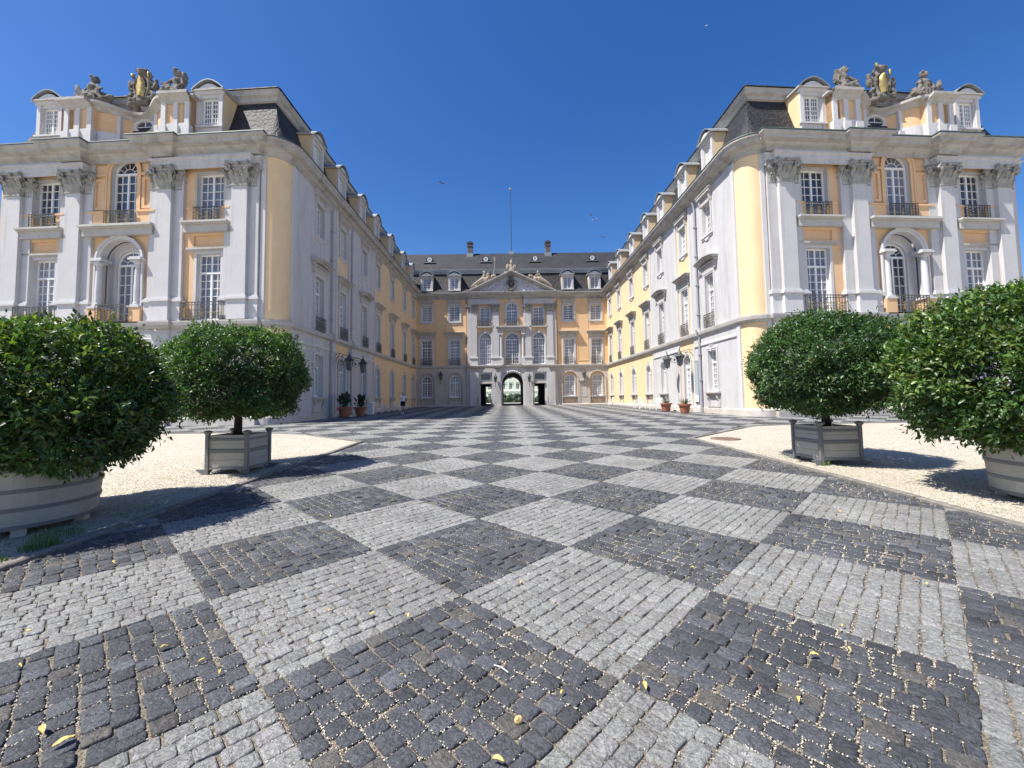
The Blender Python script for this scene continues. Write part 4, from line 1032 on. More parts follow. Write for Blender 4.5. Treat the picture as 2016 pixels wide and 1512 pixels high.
def cobble_mat():
    m = bpy.data.materials.new('cobble'); m.use_nodes = True; n = m.node_tree.nodes; l = m.node_tree.links; b = n['Principled BSDF']
    a = n.new('ShaderNodeAttribute'); a.attribute_name = 'Col'; tc = n.new('ShaderNodeTexCoord')
    t = n.new('ShaderNodeTexNoise'); t.inputs['Scale'].default_value = 38; t.inputs['Detail'].default_value = 9; t.inputs['Roughness'].default_value = .78; t.inputs['Distortion'].default_value = 1.2; l.new(tc.outputs['Object'], t.inputs['Vector'])
    t2 = n.new('ShaderNodeTexNoise'); t2.inputs['Scale'].default_value = 1.3; t2.inputs['Detail'].default_value = 5; l.new(tc.outputs['Object'], t2.inputs['Vector'])
    v = n.new('ShaderNodeTexVoronoi'); v.inputs['Scale'].default_value = 160; l.new(tc.outputs['Object'], v.inputs['Vector'])
    def rng_(src, a0, a1, b0, b1):
        q = n.new('ShaderNodeMapRange'); q.inputs[1].default_value = a0; q.inputs[2].default_value = a1; q.inputs[3].default_value = b0; q.inputs[4].default_value = b1; l.new(src, q.inputs[0]); return q.outputs[0]
    def mul(x, y):
        q = n.new('ShaderNodeMix'); q.data_type = 'RGBA'; q.blend_type = 'MULTIPLY'; q.inputs[0].default_value = 1; l.new(x, q.inputs[6]); l.new(y, q.inputs[7]); return q.outputs[2]
    c = mul(a.outputs['Color'], rng_(t.outputs['Fac'], .3, .7, .62, 1.38)); c = mul(c, rng_(v.outputs['Distance'], .0, .6, 1.15, .82)); c = mul(c, rng_(t2.outputs['Fac'], .3, .7, .80, 1.14)); t5 = n.new('ShaderNodeTexNoise'); t5.inputs['Scale'].default_value = 19; t5.inputs['Detail'].default_value = 6; t5.inputs['Distortion'].default_value = 3.0; l.new(tc.outputs['Object'], t5.inputs['Vector']); c = mul(c, rng_(t5.outputs['Fac'], .33, .68, .68, 1.38))
    l.new(c, b.inputs['Base Color']); b.inputs['Roughness'].default_value = .62; b.inputs['Specular IOR Level'].default_value = .45
    bp = n.new('ShaderNodeBump'); bp.inputs['Strength'].default_value = .9; bp.inputs['Distance'].default_value = .010; l.new(t.outputs['Fac'], bp.inputs['Height'])
    t4 = n.new('ShaderNodeTexNoise'); t4.inputs['Scale'].default_value = 17; t4.inputs['Detail'].default_value = 3; t4.inputs['Distortion'].default_value = 2.5; l.new(tc.outputs['Object'], t4.inputs['Vector'])
    b4 = n.new('ShaderNodeBump'); b4.inputs['Strength'].default_value = .8; b4.inputs['Distance'].default_value = .022; l.new(t4.outputs['Fac'], b4.inputs['Height']); l.new(bp.outputs[0], b4.inputs['Normal']); l.new(b4.outputs[0], b.inputs['Normal'])
    return m
MAT['cobble'] = cobble_mat()
MAT['grit'] = mat('pale_grit', (.56, .50, .39), .85, .25, noise=.35, nscale=90)
def speckled(name, c1, c2, c3, sc, bump, big=.8):
    m = bpy.data.materials.new(name); m.use_nodes = True; n = m.node_tree.nodes; l = m.node_tree.links; b = n['Principled BSDF']; tc = n.new('ShaderNodeTexCoord')
    v = n.new('ShaderNodeTexVoronoi'); v.inputs['Scale'].default_value = sc; l.new(tc.outputs['Object'], v.inputs['Vector'])
    t = n.new('ShaderNodeTexNoise'); t.inputs['Scale'].default_value = big; t.inputs['Detail'].default_value = 9; t.inputs['Roughness'].default_value = .7; l.new(tc.outputs['Object'], t.inputs['Vector'])
    r1 = n.new('ShaderNodeValToRGB'); r1.color_ramp.elements[0].color = (*c1, 1); r1.color_ramp.elements[1].color = (*c2, 1)
    sp = n.new('ShaderNodeSeparateColor'); l.new(v.outputs['Color'], sp.inputs[0]); l.new(sp.outputs[0], r1.inputs[0])
    mr = n.new('ShaderNodeMapRange'); mr.inputs[1].default_value = .5; mr.inputs[2].default_value = .75; mr.inputs[4].default_value = .7; l.new(t.outputs['Fac'], mr.inputs[0])
    mx = n.new('ShaderNodeMix'); mx.data_type = 'RGBA'; l.new(mr.outputs[0], mx.inputs[0]); l.new(r1.outputs[0], mx.inputs[6]); mx.inputs[7].default_value = (*c3, 1); l.new(mx.outputs[2], b.inputs['Base Color'])
    b.inputs['Roughness'].default_value = .9; b.inputs['Specular IOR Level'].default_value = .2
    bp = n.new('ShaderNodeBump'); bp.inputs['Strength'].default_value = bump; bp.inputs['Distance'].default_value = .012; l.new(v.outputs['Distance'], bp.inputs['Height']); bp.invert = True; l.new(bp.outputs[0], b.inputs['Normal'])
    return m
MAT['gravel'] = speckled('tan_gravel', (.30, .265, .205), (.56, .52, .44), (.36, .31, .24), 34, 1.0)
MAT['joint'] = speckled('joint_sand', (.07, .058, .045), (.30, .26, .20), (.085, .072, .056), 150, .6, 2.0)
MAT['kerb'] = mat('kerb_stone', (.20, .185, .165), .85, .3, noise=.25, nscale=9, bump=.5, bscale=40, dirt=(.10, .09, .07), dirtamt=.5, dscale=5)
def sheet(name, xs, ys, z, m, keep=None):
    X, Y = np.meshgrid(xs, ys, indexing='ij'); V = np.stack([X, Y, gznp(Y)+z], 2).reshape(-1, 3); F = []
    ny = len(ys)
    for i in range(len(xs)-1):
        for j in range(ny-1):
            a = i*ny+j; F.append((a, a+ny, a+ny+1, a+1))
    o = npmesh(name, V, [np.array(F)], [m]); tag(o, kind='structure'); return o
ysn = np.concatenate([[-300, -60, -10], np.arange(-4, 20, 2.0), np.arange(20, 24.5, .5), [30, 40, 50, 60, 80, 120]])
def far_z(): pass
sheet('ground', np.array([-800, -60, -20, 0, 20, 60, 800.]), np.concatenate([[-900, -60], np.arange(-4, 20, 2.0), np.arange(20, 24.5, .5), [30, 40, 60, 90, 140, 300, 900]]), -.045, 'gravel')
# bed of jointing sand under the stones: carriageway + court
sheet('paving_bed', np.array([KL, 0, KR]), np.concatenate([np.arange(-2, 20, 2.0)]), -.012, 'joint')
def court_bed():
    V = []; F = []
    xl = [-34, -10.5, -8.0, KL, KR, 9.8, 12, 34]; y0 = [18.0, 17.4, 16.4, 13.7, 13.3, 17.0, 17.5, 18.0]
    ys = [0, .25, .5, .75, 1.0]
    cols_ = []
    for x, yy in zip(xl, y0):
        c = []
        for y in [yy, max(yy, 17.5)+.01, 19, 20, 21, 22, 23, 24, 30, 40, 56]: c.append((x, max(y, yy), gz(max(y, yy))-.011))
        cols_.append(c)
    n = len(cols_[0]); V = [p for c in cols_ for p in c]
    for i in range(len(cols_)-1):
        for j in range(n-1): F.append((i*n+j, (i+1)*n+j, (i+1)*n+j+1, i*n+j+1))
    mb = MB(); mb.add(V, F); o = mb.build('paving_bed', 'joint'); tag(o, kind='structure')
court_bed()
# gravel areas either side, a little above the big ground sheet
def gravel_area(sg):
    K0 = KR+.16 if sg > 0 else -KL+.16
    pts = [(5.62+.16, 13.15), (9.8, 16.85), (12, 17.35), (40, 17.9)] if sg > 0 else [(4.68+.16, 13.55), (8.0, 16.25), (10.5, 17.25), (40, 17.9)]
    V = []; F = []
    n = 26
    xs_ = np.concatenate([np.linspace(K0, 12, 22), [16, 20, 30, 40]])
    for x in xs_:
        yt = np.interp(x, [p[0] for p in pts], [p[1] for p in pts])
        for k in range(n+1): y = -6+(yt+6)*k/n; V.append((sg*x, y, gz(y)+.012))
    for i in range(len(xs_)-1):
        for j in range(n): a = i*(n+1)+j; F.append((a, a+n+1, a+n+2, a+1))
    mb = MB(); mb.add(V, F); o = mb.build('gravel', 'gravel'); tag(o, kind='structure')
gravel_area(1); gravel_area(-1)
def kerbs():
    rng = random.Random(4)
    lines = [[(KL-.08, -3), (KL-.08, 13.62)], [(KL-.08, 13.62), (-8.0, 16.32), (-10.5, 17.32), (-34, 17.95)], [(KR+.08, -3), (KR+.08, 13.22)], [(KR+.08, 13.22), (9.8, 16.92), (12, 17.42), (34, 17.95)]]
    mb = MB()
    for li, ln in enumerate(lines):
        for (a, b) in zip(ln[:-1], ln[1:]):
            d = math.hypot(b[0]-a[0], b[1]-a[1]); n = max(1, int(d/.8)); ux, uy = (b[0]-a[0])/d, (b[1]-a[1])/d
            for k in range(n):
                t0 = d*k/n+.006; t1 = d*(k+1)/n-.006; h = .035+rng.uniform(-.006, .008); w = .06 if li % 2 == 0 else .05
                jx = rng.uniform(-.008, .008)
                p = [(a[0]+ux*t-uy*(o+jx), a[1]+uy*t+ux*(o+jx)) for t, o in ((t0, -w), (t1, -w), (t1, w), (t0, w))]
                q = [(a[0]+ux*t-uy*(o+jx), a[1]+uy*t+ux*(o+jx)) for t, o in ((t0+.012, -w+.015), (t1-.012, -w+.015), (t1-.012, w-.015), (t0+.012, w-.015))]
                V = [(x, y, gz(y)-.05) for x, y in p]+[(x, y, gz(y)+h-.012) for x, y in p]+[(x, y, gz(y)+h) for x, y in q]
                F = [(8, 9, 10, 11)]+[(i, (i+1) % 4, 4+(i+1) % 4, 4+i) for i in range(4)]+[(4+i, 4+(i+1) % 4, 8+(i+1) % 4, 8+i) for i in range(4)]
                mb.add(V, F)
    o = mb.build('kerb', 'kerb'); tag(o, kind='structure')
kerbs(); stones()

# ------------------------------------------------------------------ potted trees
def leaf_mat(name, cols):
    m = bpy.data.materials.new(name); m.use_nodes = True; n = m.node_tree.nodes; l = m.node_tree.links; b = n['Principled BSDF']
    a = n.new('ShaderNodeAttribute'); a.attribute_name = 'Col'; l.new(a.outputs['Color'], b.inputs['Base Color'])
    b.inputs['Roughness'].default_value = .40; b.inputs['Specular IOR Level'].default_value = .5
    tr = n.new('ShaderNodeBsdfTranslucent'); mx = n.new('ShaderNodeMixShader'); mx.inputs[0].default_value = .22
    g = n.new('ShaderNodeMix'); g.data_type = 'RGBA'; g.blend_type = 'MULTIPLY'; g.inputs[0].default_value = 1; g.inputs[7].default_value = (2.2, 2.4, .8, 1); l.new(a.outputs['Color'], g.inputs[6]); l.new(g.outputs[2], tr.inputs[0])
    l.new(b.outputs[0], mx.inputs[1]); l.new(tr.outputs[0], mx.inputs[2]); l.new(mx.outputs[0], n['Material Output'].inputs[0])
    return m
MAT['leaf'] = leaf_mat('glossy_leaf', None)
def crown_mesh(name, seed, rx, rz_, zc, nclus, leaf, base, young, flat=.35, droop=.15):
    """many small folded leaves in twig clusters through the outer shell of a clipped round crown"""
    rng = np.random.default_rng(seed)
    d = rng.normal(0, 1, (nclus, 3)); d /= np.linalg.norm(d, axis=1)[:, None]
    # superellipsoid radius
    p = 2.7; sc = (np.abs(d[:, 0])**p+np.abs(d[:, 1])**p*1+np.abs(d[:, 2])**p)**(-1/p)
    hor = np.hypot(d[:, 0], d[:, 1]); sc = (hor**p+np.abs(d[:, 2])**p)**(-1/p)
    lump = 1+.075*np.sin(d[:, 0]*5+seed)*np.sin(d[:, 1]*4.3+2)*1+.05*np.sin(d[:, 2]*7+d[:, 0]*6+seed*2)+.03*np.sin(d[:, 1]*13+d[:, 2]*11)
    depth = rng.random(nclus)**1.8*.32
    stray = (rng.random(nclus) < .07)*rng.uniform(0, .13, nclus)
    r = sc*lump*(1-depth+stray)
    c = d*r[:, None]*np.array([rx, rx, rz_])
    low = c[:, 2] < 0; c[low, 2] *= (1-flat*.3)
    # thin out some pockets
    pocket = np.sin(c[:, 0]*4.1+seed)*np.sin(c[:, 1]*3.7+1)*np.sin(c[:, 2]*4.9+2*seed)
    keep = (pocket < .38) | (rng.random(nclus) < .25); c = c[keep]; d = d[keep]; depth = depth[keep]; nclus = len(c)
    nl = 9
    n = nclus*nl
    cc = np.repeat(c, nl, 0); dd = np.repeat(d, nl, 0)
    # leaf direction: outward + up + random, radiating round the twig
    rv = rng.normal(0, 1, (n, 3)); ld = dd*.55+rv*.75+np.array([0, 0, .30]); ld[cc[:, 2] < -.25*rz_, 2] -= .55
    ld /= np.linalg.norm(ld, axis=1)[:, None]
    nrm = dd*.4+rng.normal(0, .45, (n, 3))+np.array([0, 0, .6]); sd = np.cross(ld, nrm); sd /= np.linalg.norm(sd, axis=1)[:, None]+1e-9; up = np.cross(sd, ld)
    ln = leaf*rng.uniform(.65, 1.15, n); wd = ln*rng.uniform(.36, .46, n)
    b0 = cc+rng.normal(0, leaf*.42, (n, 3))
    bend = rng.uniform(.0, .22, n)
    mid = b0+ld*ln[:, None]*.5+up*(bend*ln*.3)[:, None]; tip = b0+ld*ln[:, None]-up*(bend*ln*.5)[:, None]
    lf = mid+sd*(wd/2)[:, None]+up*(wd*.22)[:, None]; rt = mid-sd*(wd/2)[:, None]+up*(wd*.22)[:, None]
    V = np.stack([b0, lf, tip, rt, mid], 1)
    V[:, :, 2] += zc
    F = np.array([[0, 1, 4], [1, 2, 4], [4, 2, 3], [0, 4, 3]]); F = (F[None]+(np.arange(n)*5)[:, None, None]).reshape(-1, 3)
    base = np.array(base); young = np.array(young)
    outer = np.repeat(depth < .05, nl); yg = (rng.random(n) < .30) & outer & (dd[:, 2] > -.3)
    col = base*np.exp(rng.normal(0, .28, n))[:, None]*(1+rng.normal(0, .06, (n, 3))); col[yg] = (base*.4+young*.6)*np.exp(rng.normal(0, .25, yg.sum()))[:, None]
    col *= np.repeat(np.exp(rng.normal(0, .20, nclus))*(1+.22*np.sin(c[:, 0]*3.3+seed)*np.sin(c[:, 2]*4.1+c[:, 1]*2.2)), nl)[:, None]
    br = rng.random(n) < .006; col[br] = np.array([.22, .13, .04])
    col = np.clip(col, .004, .5)
    me_o = npmesh(name, V.reshape(-1, 3), [F], ['leaf'], np.repeat(col, 5, 0)); me = me_o.data; bpy.data.objects.remove(me_o)
    return me
def tree(loc, label, crown, trunk_h, zc, rx, r0=.075, seed=1, rz=0):
    root = empty('potted_tree', loc, label, 'tree', 'clipped evergreen trees growing in tubs'); root.rotation_euler = (0, 0, rz)
    link('crown', crown, root)
    rn = random.Random(seed); mb = MB()
    mb.tube([(0, 0, -.12), (.01, 0, trunk_h*.5), (0, .01, trunk_h), (.01, 0, zc)], [r0*1.15, r0, r0*.95, r0*.6], 10)
    mb.build('trunk', 'bark', root, smooth=True)
    for k in range(9):
        a = k*2*PI/9+rn.uniform(-.2, .2); e = rn.uniform(.2, .9); L = rx*rn.uniform(.6, .85); z0 = trunk_h+rn.uniform(0, .5)*(zc-trunk_h)
        p0 = Vector((0, 0, z0)); p2 = Vector((math.cos(a)*L, math.sin(a)*L, z0+L*e*.7)); p1 = (p0+p2)/2+Vector((0, 0, -.08))
        mb = MB(); mb.tube([p0, p1, p2], [r0*.5, r0*.32, r0*.12], 6)
        for q in range(3):
            t = rn.uniform(.4, .9); s = p1.lerp(p2, t); mb.tube([s, s+Vector((rn.uniform(-.4, .4), rn.uniform(-.4, .4), rn.uniform(.1, .5)))], [r0*.2, r0*.06], 5)
        mb.build('limb', 'bark', root, smooth=True)
    return root
CROWN_FAR = crown_mesh('crown', 11, 1.27, .98, 2.16-.95, 7000, .078, (.050, .100, .028), (.12, .20, .045))
CROWN_FAR2 = crown_mesh('crown', 23, 1.34, 1.02, 2.16-.95, 7500, .078, (.044, .092, .028), (.09, .16, .04))
CROWN_NEAR = crown_mesh('crown', 5, 1.49, .95, 1.63-.85, 7000, .096, (.048, .094, .024), (.17, .22, .04))
CROWN_NEAR2 = crown_mesh('crown', 37, 1.66, 1.12, 1.80-.85, 8000, .096, (.052, .102, .026), (.19, .25, .05))
def box_planter(x, y, side, label, rz=0.0):
    z = gz(y); root = empty('box_planter', (x, y, z), label, 'planter', 'square tree planters on the gravel', rz)
    H = .80; h = side/2
    for k in range(4):
        ang = k*PI/2; q = Matrix.Rotation(ang, 4, 'Z')
        for (z0, z1) in ((.15, .285), (.29, .43), (.50, .60), (.605, .665), (.715, .775)):
            mb = MB(); mb.box(-h+.03, h-.03, -h+.01, -h+.045, z0, z1, 0, q); mb.build('board', 'planter', root)
        for z0, z1, p in ((.105, .15, .02), (.437, .495, .018), (.668, .712, .018)):
            mb = MB(); mb.box(-h+.03, h-.03, -h-p+.01, -h+.03, z0, z1, 0, q); mb.build('band', 'planterframe', root)
        cx_, cy_ = h, -h
        mb = MB(); mb.box(cx_-.045, cx_+.02, cy_-.02, cy_+.045, .0, H, 0, q)
        mb.lathe([(.045, H-.01), (.085, H+.045), (.085, H+.055), (.03, H+.075)], 8, 0, tuple((q @ Vector((cx_-.012, cy_+.012, 0))).xyz))
        for s in (0, 1):
            pr = [(-.02, .11), (-.20, .11), (-.16, .07), (-.09, .03), (-.075, 0.0), (-.02, 0.0)]
            qq = q if s == 0 else q @ Matrix.Translation((cx_, cy_, 0)) @ Matrix.Rotation(-PI/2, 4, 'Z') @ Matrix.Diagonal((-1, 1, 1, 1)) @ Matrix.Translation((-cx_, -cy_, 0))
            mb.prism([(cx_+a, b) for a, b in pr], cy_-.012, cy_+.02, 0, qq)
        mb.build('leg', 'planterframe', root)
    mb = MB(); mb.box(-h+.05, h-.05, -h+.05, h-.05, .12, .70); mb.build('soil', 'soil', root)
    return root
box_planter(-5.62, 8.84, .80, 'square grey planter box with iron corner posts, on the gravel left of the paving')
box_planter(6.62, 8.82, .82, 'square grey planter box with iron corner posts, on the gravel right of the paving')
tree((-5.74, 8.95, gz(9)+.80), 'dense round clipped tree in the square planter left of the paving', CROWN_FAR, .45, 1.3, 1.5, seed=3)
tree((6.66, 8.82, gz(8.8)+.78), 'dense round clipped tree in the square planter right of the paving', CROWN_FAR2, .45, 1.3, 1.5, seed=4, rz=2.2)
def tub(x, y, label):
    z = gz(y); root = empty('round_tub', (x, y, z), label, 'planter', 'large round tree tubs at the picture edges')
    n = 48
    def rad(t): return .715+.07*t
    Z0, Z1 = .10, .86
    mb = MB(); mb.lathe([(rad(0), Z0), (rad(1), Z1), (rad(1)-.05, Z1), (rad(1)-.07, Z1-.1)], n, 0, cap=False); mb.lathe([(rad(0), Z0), (.02, Z0)], n, 0, cap=False); mb.build('tub_wall', 'planter', root)
    for zc in (.115, .315, .525, .76):
        t = (zc-Z0)/(Z1-Z0); mb = MB(); mb.lathe([(rad(t)-.01, zc-.022), (rad(t)+.012, zc-.021), (rad(t)+.014, zc+.021), (rad(t)-.01, zc+.022)], n, 0, cap=False); mb.build('hoop', 'planterframe', root)
    for k in range(6):
        a = k*PI/3+.35; mb = MB(); T = Matrix.Rotation(a, 4, 'Z') @ Matrix.Translation((.62, 0, 0)); mb.box(-.05, .05, -.06, .06, 0, .11, 0, T); mb.build('foot', 'plinth', root)
    mb = MB(); mb.lathe([(.68, Z1-.12), (.02, Z1-.08)], n, 0); mb.build('soil', 'soil', root)
    return root
tub(-6.12, 5.34, 'huge round grey tub with dark hoops at the left edge of the picture')
tub(7.46, 5.62, 'huge round grey tub with dark hoops at the right edge of the picture')
tree((-6.16, 5.37, gz(5.3)+.80), 'broad leafy bush tree in the round tub at the left edge', CROWN_NEAR, .3, .8, 1.5, .07, seed=5)
tree((7.46, 5.62, gz(5.5)+.80), 'broad leafy bush tree in the round tub at the right edge', CROWN_NEAR2, .3, .9, 1.6, .07, seed=6, rz=1.0)

# ------------------------------------------------------------------ roof sculpture
def limb(mb, pts, r): mb.tube(pts, r, 8)
def seated(mb, ox, face, seed, s=1.0, arm=0):
    """a reclining draped figure on a rocky base: torso, head, thighs, shins, arms and folds"""
    r_ = random.Random(seed); f = face
    P = lambda x, y, z: (ox+x*f*s, y*s, z*s)
    mb.ell(P(0, 0, .30), (.52*s, .34*s, .32*s)); mb.ell(P(.45, 0, .16), (.45*s, .3*s, .2*s)); mb.ell(P(-.4, .05, .14), (.4*s, .28*s, .2*s))
    limb(mb, [P(-.08, 0, .42), P(-.12, -.02, .72), P(-.08, -.03, 1.0)], [.24*s, .20*s, .23*s])
    mb.ell(P(-.07, -.02, 1.02), (.27*s, .17*s, .13*s)); limb(mb, [P(-.07, 0, 1.08), P(-.05, -.03, 1.22)], [.08*s, .07*s])
    mb.ell(P(-.03, -.05, 1.36), (.13*s, .14*s, .17*s)); mb.ell(P(-.07, .0, 1.42), (.15*s, .15*s, .13*s))
    for dy in (-.14, .12):
        limb(mb, [P(-.05, dy, .45), P(.42, dy-.08, .60), P(.55, dy-.08, .22), P(.72, dy-.1, .12)], [.15*s, .13*s, .09*s, .06*s])
    limb(mb, [P(-.30, -.05, 1.0), P(-.46, -.14, .72), P(-.30, -.28, .52)], [.09*s, .075*s, .05*s])
    e = (P(.38, -.16, .78), P(.62, -.2, .74)) if not arm else (P(.36, -.12, 1.2), P(.5, -.12, 1.52))
    limb(mb, [P(.16, -.06, 1.0), e[0], e[1]], [.09*s, .07*s, .045*s])
    for k in range(7):      # drapery folds
        a = r_.uniform(-.5, .6); limb(mb, [P(a*.4, -.2, .62), P(a*.8, -.30, .40), P(a*1.1+.1, -.34, .1)], [.07*s, .08*s, .05*s])
def lumps(mb, x0, x1, z0, z1, n, seed, q0=.10, q1=.24, y=0):
    r_ = random.Random(seed)
    for k in range(n):
        q = r_.uniform(q0, q1); mb.ell((r_.uniform(x0, x1), y+r_.uniform(-.15, .15), r_.uniform(z0, z1)), (q*1.4, q, q*.9), rot=Euler((r_.uniform(-1, 1), r_.uniform(-1, 1), r_.uniform(0, 3))), nu=8, nv=5)
def statue(name, loc, rz, build, label, cat='statue', vox=.03, m='statue', group='stone sculpture on the palace roofs'):
    def full(mb):
        build(mb); r_ = random.Random(int(abs(loc[0])*97)); vs = list(mb.v)
        for k in range(90):
            p = vs[r_.randrange(len(vs))]; q = r_.uniform(.035, .09); mb.ell(p, (q*r_.uniform(.6, 2.0), q, q*r_.uniform(.6, 2.2)), rot=Euler((r_.uniform(-1, 1), r_.uniform(-1, 1), r_.uniform(0, 3))), nu=7, nv=5)
    o = blob(name, full, vox, [m], loc=loc, rz=rz); tag(o, label, cat, group); return o
def shield_group(mb):
    # scrolled cartouche rim
    pts = []
    for k in range(25):
        t = 2*PI*k/24; pts.append((.55*math.sin(t)*(1-.12*math.cos(t)), -.12, 1.15-.78*math.cos(t)))
    mb.tube(pts, .13, 8)
    for q in (-1, 1):
        mb.tube([(q*.5, -.1, 1.75), (q*.72, -.14, 1.95), (q*.66, -.2, 2.12), (q*.52, -.16, 2.05)], [.1, .1, .08, .06], 7)
        mb.tube([(q*.45, -.1, .45), (q*.8, -.16, .35), (q*.9, -.2, .62), (q*.7, -.2, .66)], [.13, .12, .1, .06], 7)
        mb.tube([(q*.62, -.05, 1.6), (q*.95, -.0, 1.35), (q*.88, 0, 1.0)], [.12, .16, .12], 7)
        mb.ell((q*.95, -.02, 1.3), (.2, .18, .3)); mb.ell((q*1.0, -.05, 1.62), (.13, .13, .16))
        mb.tube([(q*.7, -.1, .85), (q*.95, -.15, .55), (q*.8, -.2, .2)], [.14, .16, .12], 7)
    mb.ell((0, -.05, .2), (.55, .3, .26)); mb.ell((0, 0, 2.0), (.42, .3, .2)); mb.lathe([(.36, 2.05), (.44, 2.35), (.3, 2.42), (.05, 2.5)], 12)
    for k in range(5): mb.ell((-.36+.18*k, -.12, 2.38+.05*math.sin(k*PI/4)), (.08, .08, .1))
    mb.box(-.5, .5, -.05, .3, .3, 1.9)
    lumps(mb, -.9, .9, -.15, .5, 16, 8)
for sg, nm in ((1, 'right'), (-1, 'left')):
    at = FRONT_AT[sg]; rz = PHI*sg
    x, y = at(7.62-(.3 if sg < 0 else 0), .15)
    o = statue('coat_of_arms', (x, y, B0+17.86), rz, shield_group, 'crowned stone cartouche with gilded shield above the parapet of the %s wing' % nm, 'coat of arms', .04); o.scale = (.78, .78, .82)
    mb = MB(); n = 14; V = []; F = []
    for i in range(n+1):
        for j in range(7):
            t = i/n; w_ = .36*math.sin(PI*(t*.86+.12))**.5; u = (j/6-.5)*2; V.append((u*w_, -.24-.16*(1-u*u)-.02*math.sin(j*2.1+i), .45+1.38*t))
    for i in range(n):
        for j in range(6): F.append((i*7+j, i*7+j+1, i*7+j+8, i*7+j+7))
    mb.add(V, F); sh = mb.build('gilded_shield', 'gold', o, smooth=True)
    mb = MB(); mb.tube([(-.5, -.3, 2.35), (-.56, -.3, 2.55)], .09, 6) if sg > 0 else mb.ell((-.62, -.25, 1.98), .12); mb.ell((.55, -.25, 2.0), (.07, .07, .22)); mb.build('gilded_tip', 'gold', o)
    inner, outer_ = (5.3, 10.0)
    fi = sg  # figures face the shield
    x, y = at(inner, -.05); statue('stone_statue', (x, y, B0+17.86), rz, lambda mb: (seated(mb, -.1*sg, fi, 3+sg, 1.12, arm=0), lumps(mb, -.8, .9, 0, .35, 14, 21+sg), mb.ell((-.35*sg, .1, 1.2), (.28, .2, .42)), limb(mb, [(-.4*sg, .05, 1.0), (-.52*sg, .05, 1.62)], [.18, .1])), 'dark weathered stone figure nearest the courtyard on the %s parapet' % nm)
    x, y = at(outer_, -.05); statue('stone_statue', (x, y, B0+17.86), rz, lambda mb: (seated(mb, 0, -fi, 9+sg, 1.1), lumps(mb, -.9, .9, 0, .4, 16, 31+sg), limb(mb, [(.5*sg, 0, .4), (.95*sg, -.05, .9), (1.1*sg, 0, 1.25)], [.2, .16, .07]), limb(mb, [(.5*sg, .1, .3), (1.05*sg, .05, .6), (1.3*sg, 0, .8)], [.18, .12, .05])), 'dark weathered stone figure farthest from the courtyard on the %s parapet' % nm)
zb = 54.2
statue('stone_statue', (-3.05, zb, B0+16.35), 0, lambda mb: (seated(mb, .1, 1, 12, .98, arm=1), limb(mb, [(-.1, -.1, .5), (-.9, -.25, .0), (-1.7, -.3, -.62)], [.3, .22, .1]), lumps(mb, .2, 1.5, .2, 1.0, 12, 3), lumps(mb, -1.0, .3, -.4, .3, 8, 4), limb(mb, [(1.15, 0, .6), (1.35, 0, 1.9), (1.4, 0, 3.0)], [.07, .05, .05]), mb.ell((1.42, 0, 3.05), (.16, .08, .3))), 'pale stone figure holding a tall staff on the left slope of the pediment', m='statuepale')
statue('stone_statue', (4.05, zb, B0+16.35), 0, lambda mb: (seated(mb, -.1, -1, 14, .98), limb(mb, [(.1, -.1, .5), (.9, -.25, .0), (1.7, -.3, -.62)], [.3, .22, .1]), lumps(mb, -1.3, -.2, .2, .95, 12, 6), lumps(mb, -.2, 1.3, -.4, .3, 8, 7)), 'pale stone figure on the right slope of the pediment', m='statuepale')
statue('stone_statue', (.5, zb, B0+17.6), 0, lambda mb: (mb.ell((0, 0, .35), (.5, .35, .4)), mb.ell((-.45, -.1, .75), (.24, .22, .42)), mb.ell((.45, -.1, .7), (.26, .22, .4)), limb(mb, [(0, 0, .6), (0, 0, 1.2)], [.3, .22]), mb.ell((0, -.05, 1.42), (.18, .17, .22)), mb.ell((.1, 0, 1.62), (.12, .12, .2)), lumps(mb, -.9, .9, 0, .4, 12, 40)), 'small pale stone group at the very top of the pediment', m='statuepale')

# ------------------------------------------------------------------ flagpole
pr = empty('flagpole', (.62, 59.5, B0+22.3), 'tall thin bare flagpole rising from the middle of the roof ridge', 'flagpole')
mb = MB(); mb.tube([(0, 0, 0), (0, 0, 5), (0, 0, 9.3)], [.055, .05, .035], 8); mb.build('pole', 'iron', pr)
mb = MB(); mb.lathe([(.02, 9.25), (.24, 9.3), (.24, 9.42), (.02, 9.5)], 12); mb.build('finial', 'lead', pr)

# ------------------------------------------------------------------ lanterns
def lantern_meshes(sc=1.0):
    c = MB(); H = .62*sc; w0, w1 = .13*sc, .21*sc
    for k in range(4):
        a = PI/4+k*PI/2; x0, y0, x1, y1 = w0*math.cos(a)*1.3, w0*math.sin(a)*1.3, w1*math.cos(a)*1.3, w1*math.sin(a)*1.3
        c.tube([(x0, y0, 0), (x1, y1, H)], .014*sc, 4)
    c.lathe([(w0*1.3, -.02), (w0*1.3, .02)], 4, a0=PI/4); c.lathe([(.02, -.12*sc), (.05*sc, -.06*sc), (w0*1.2, -.02)], 4, a0=PI/4)
    roof = MB(); roof.lathe([(w1*1.75, H-.01), (w1*1.5, H+.05*sc), (w1*.8, H+.17*sc), (w1*.35, H+.34*sc), (.03*sc, H+.40*sc), (.045*sc, H+.46*sc), (.012, H+.62*sc)], 8, a0=PI/8)
    g = MB(); g.lathe([(w0*1.22, .02), (w1*1.22, H-.02)], 4, cap=True, a0=PI/4)
    return c.mesh('lantern_frame', ['iron']), roof.mesh('lantern_roof', ['iron']), g.mesh('lantern_glass', ['lampglass'])
LM = lantern_meshes(1.0)
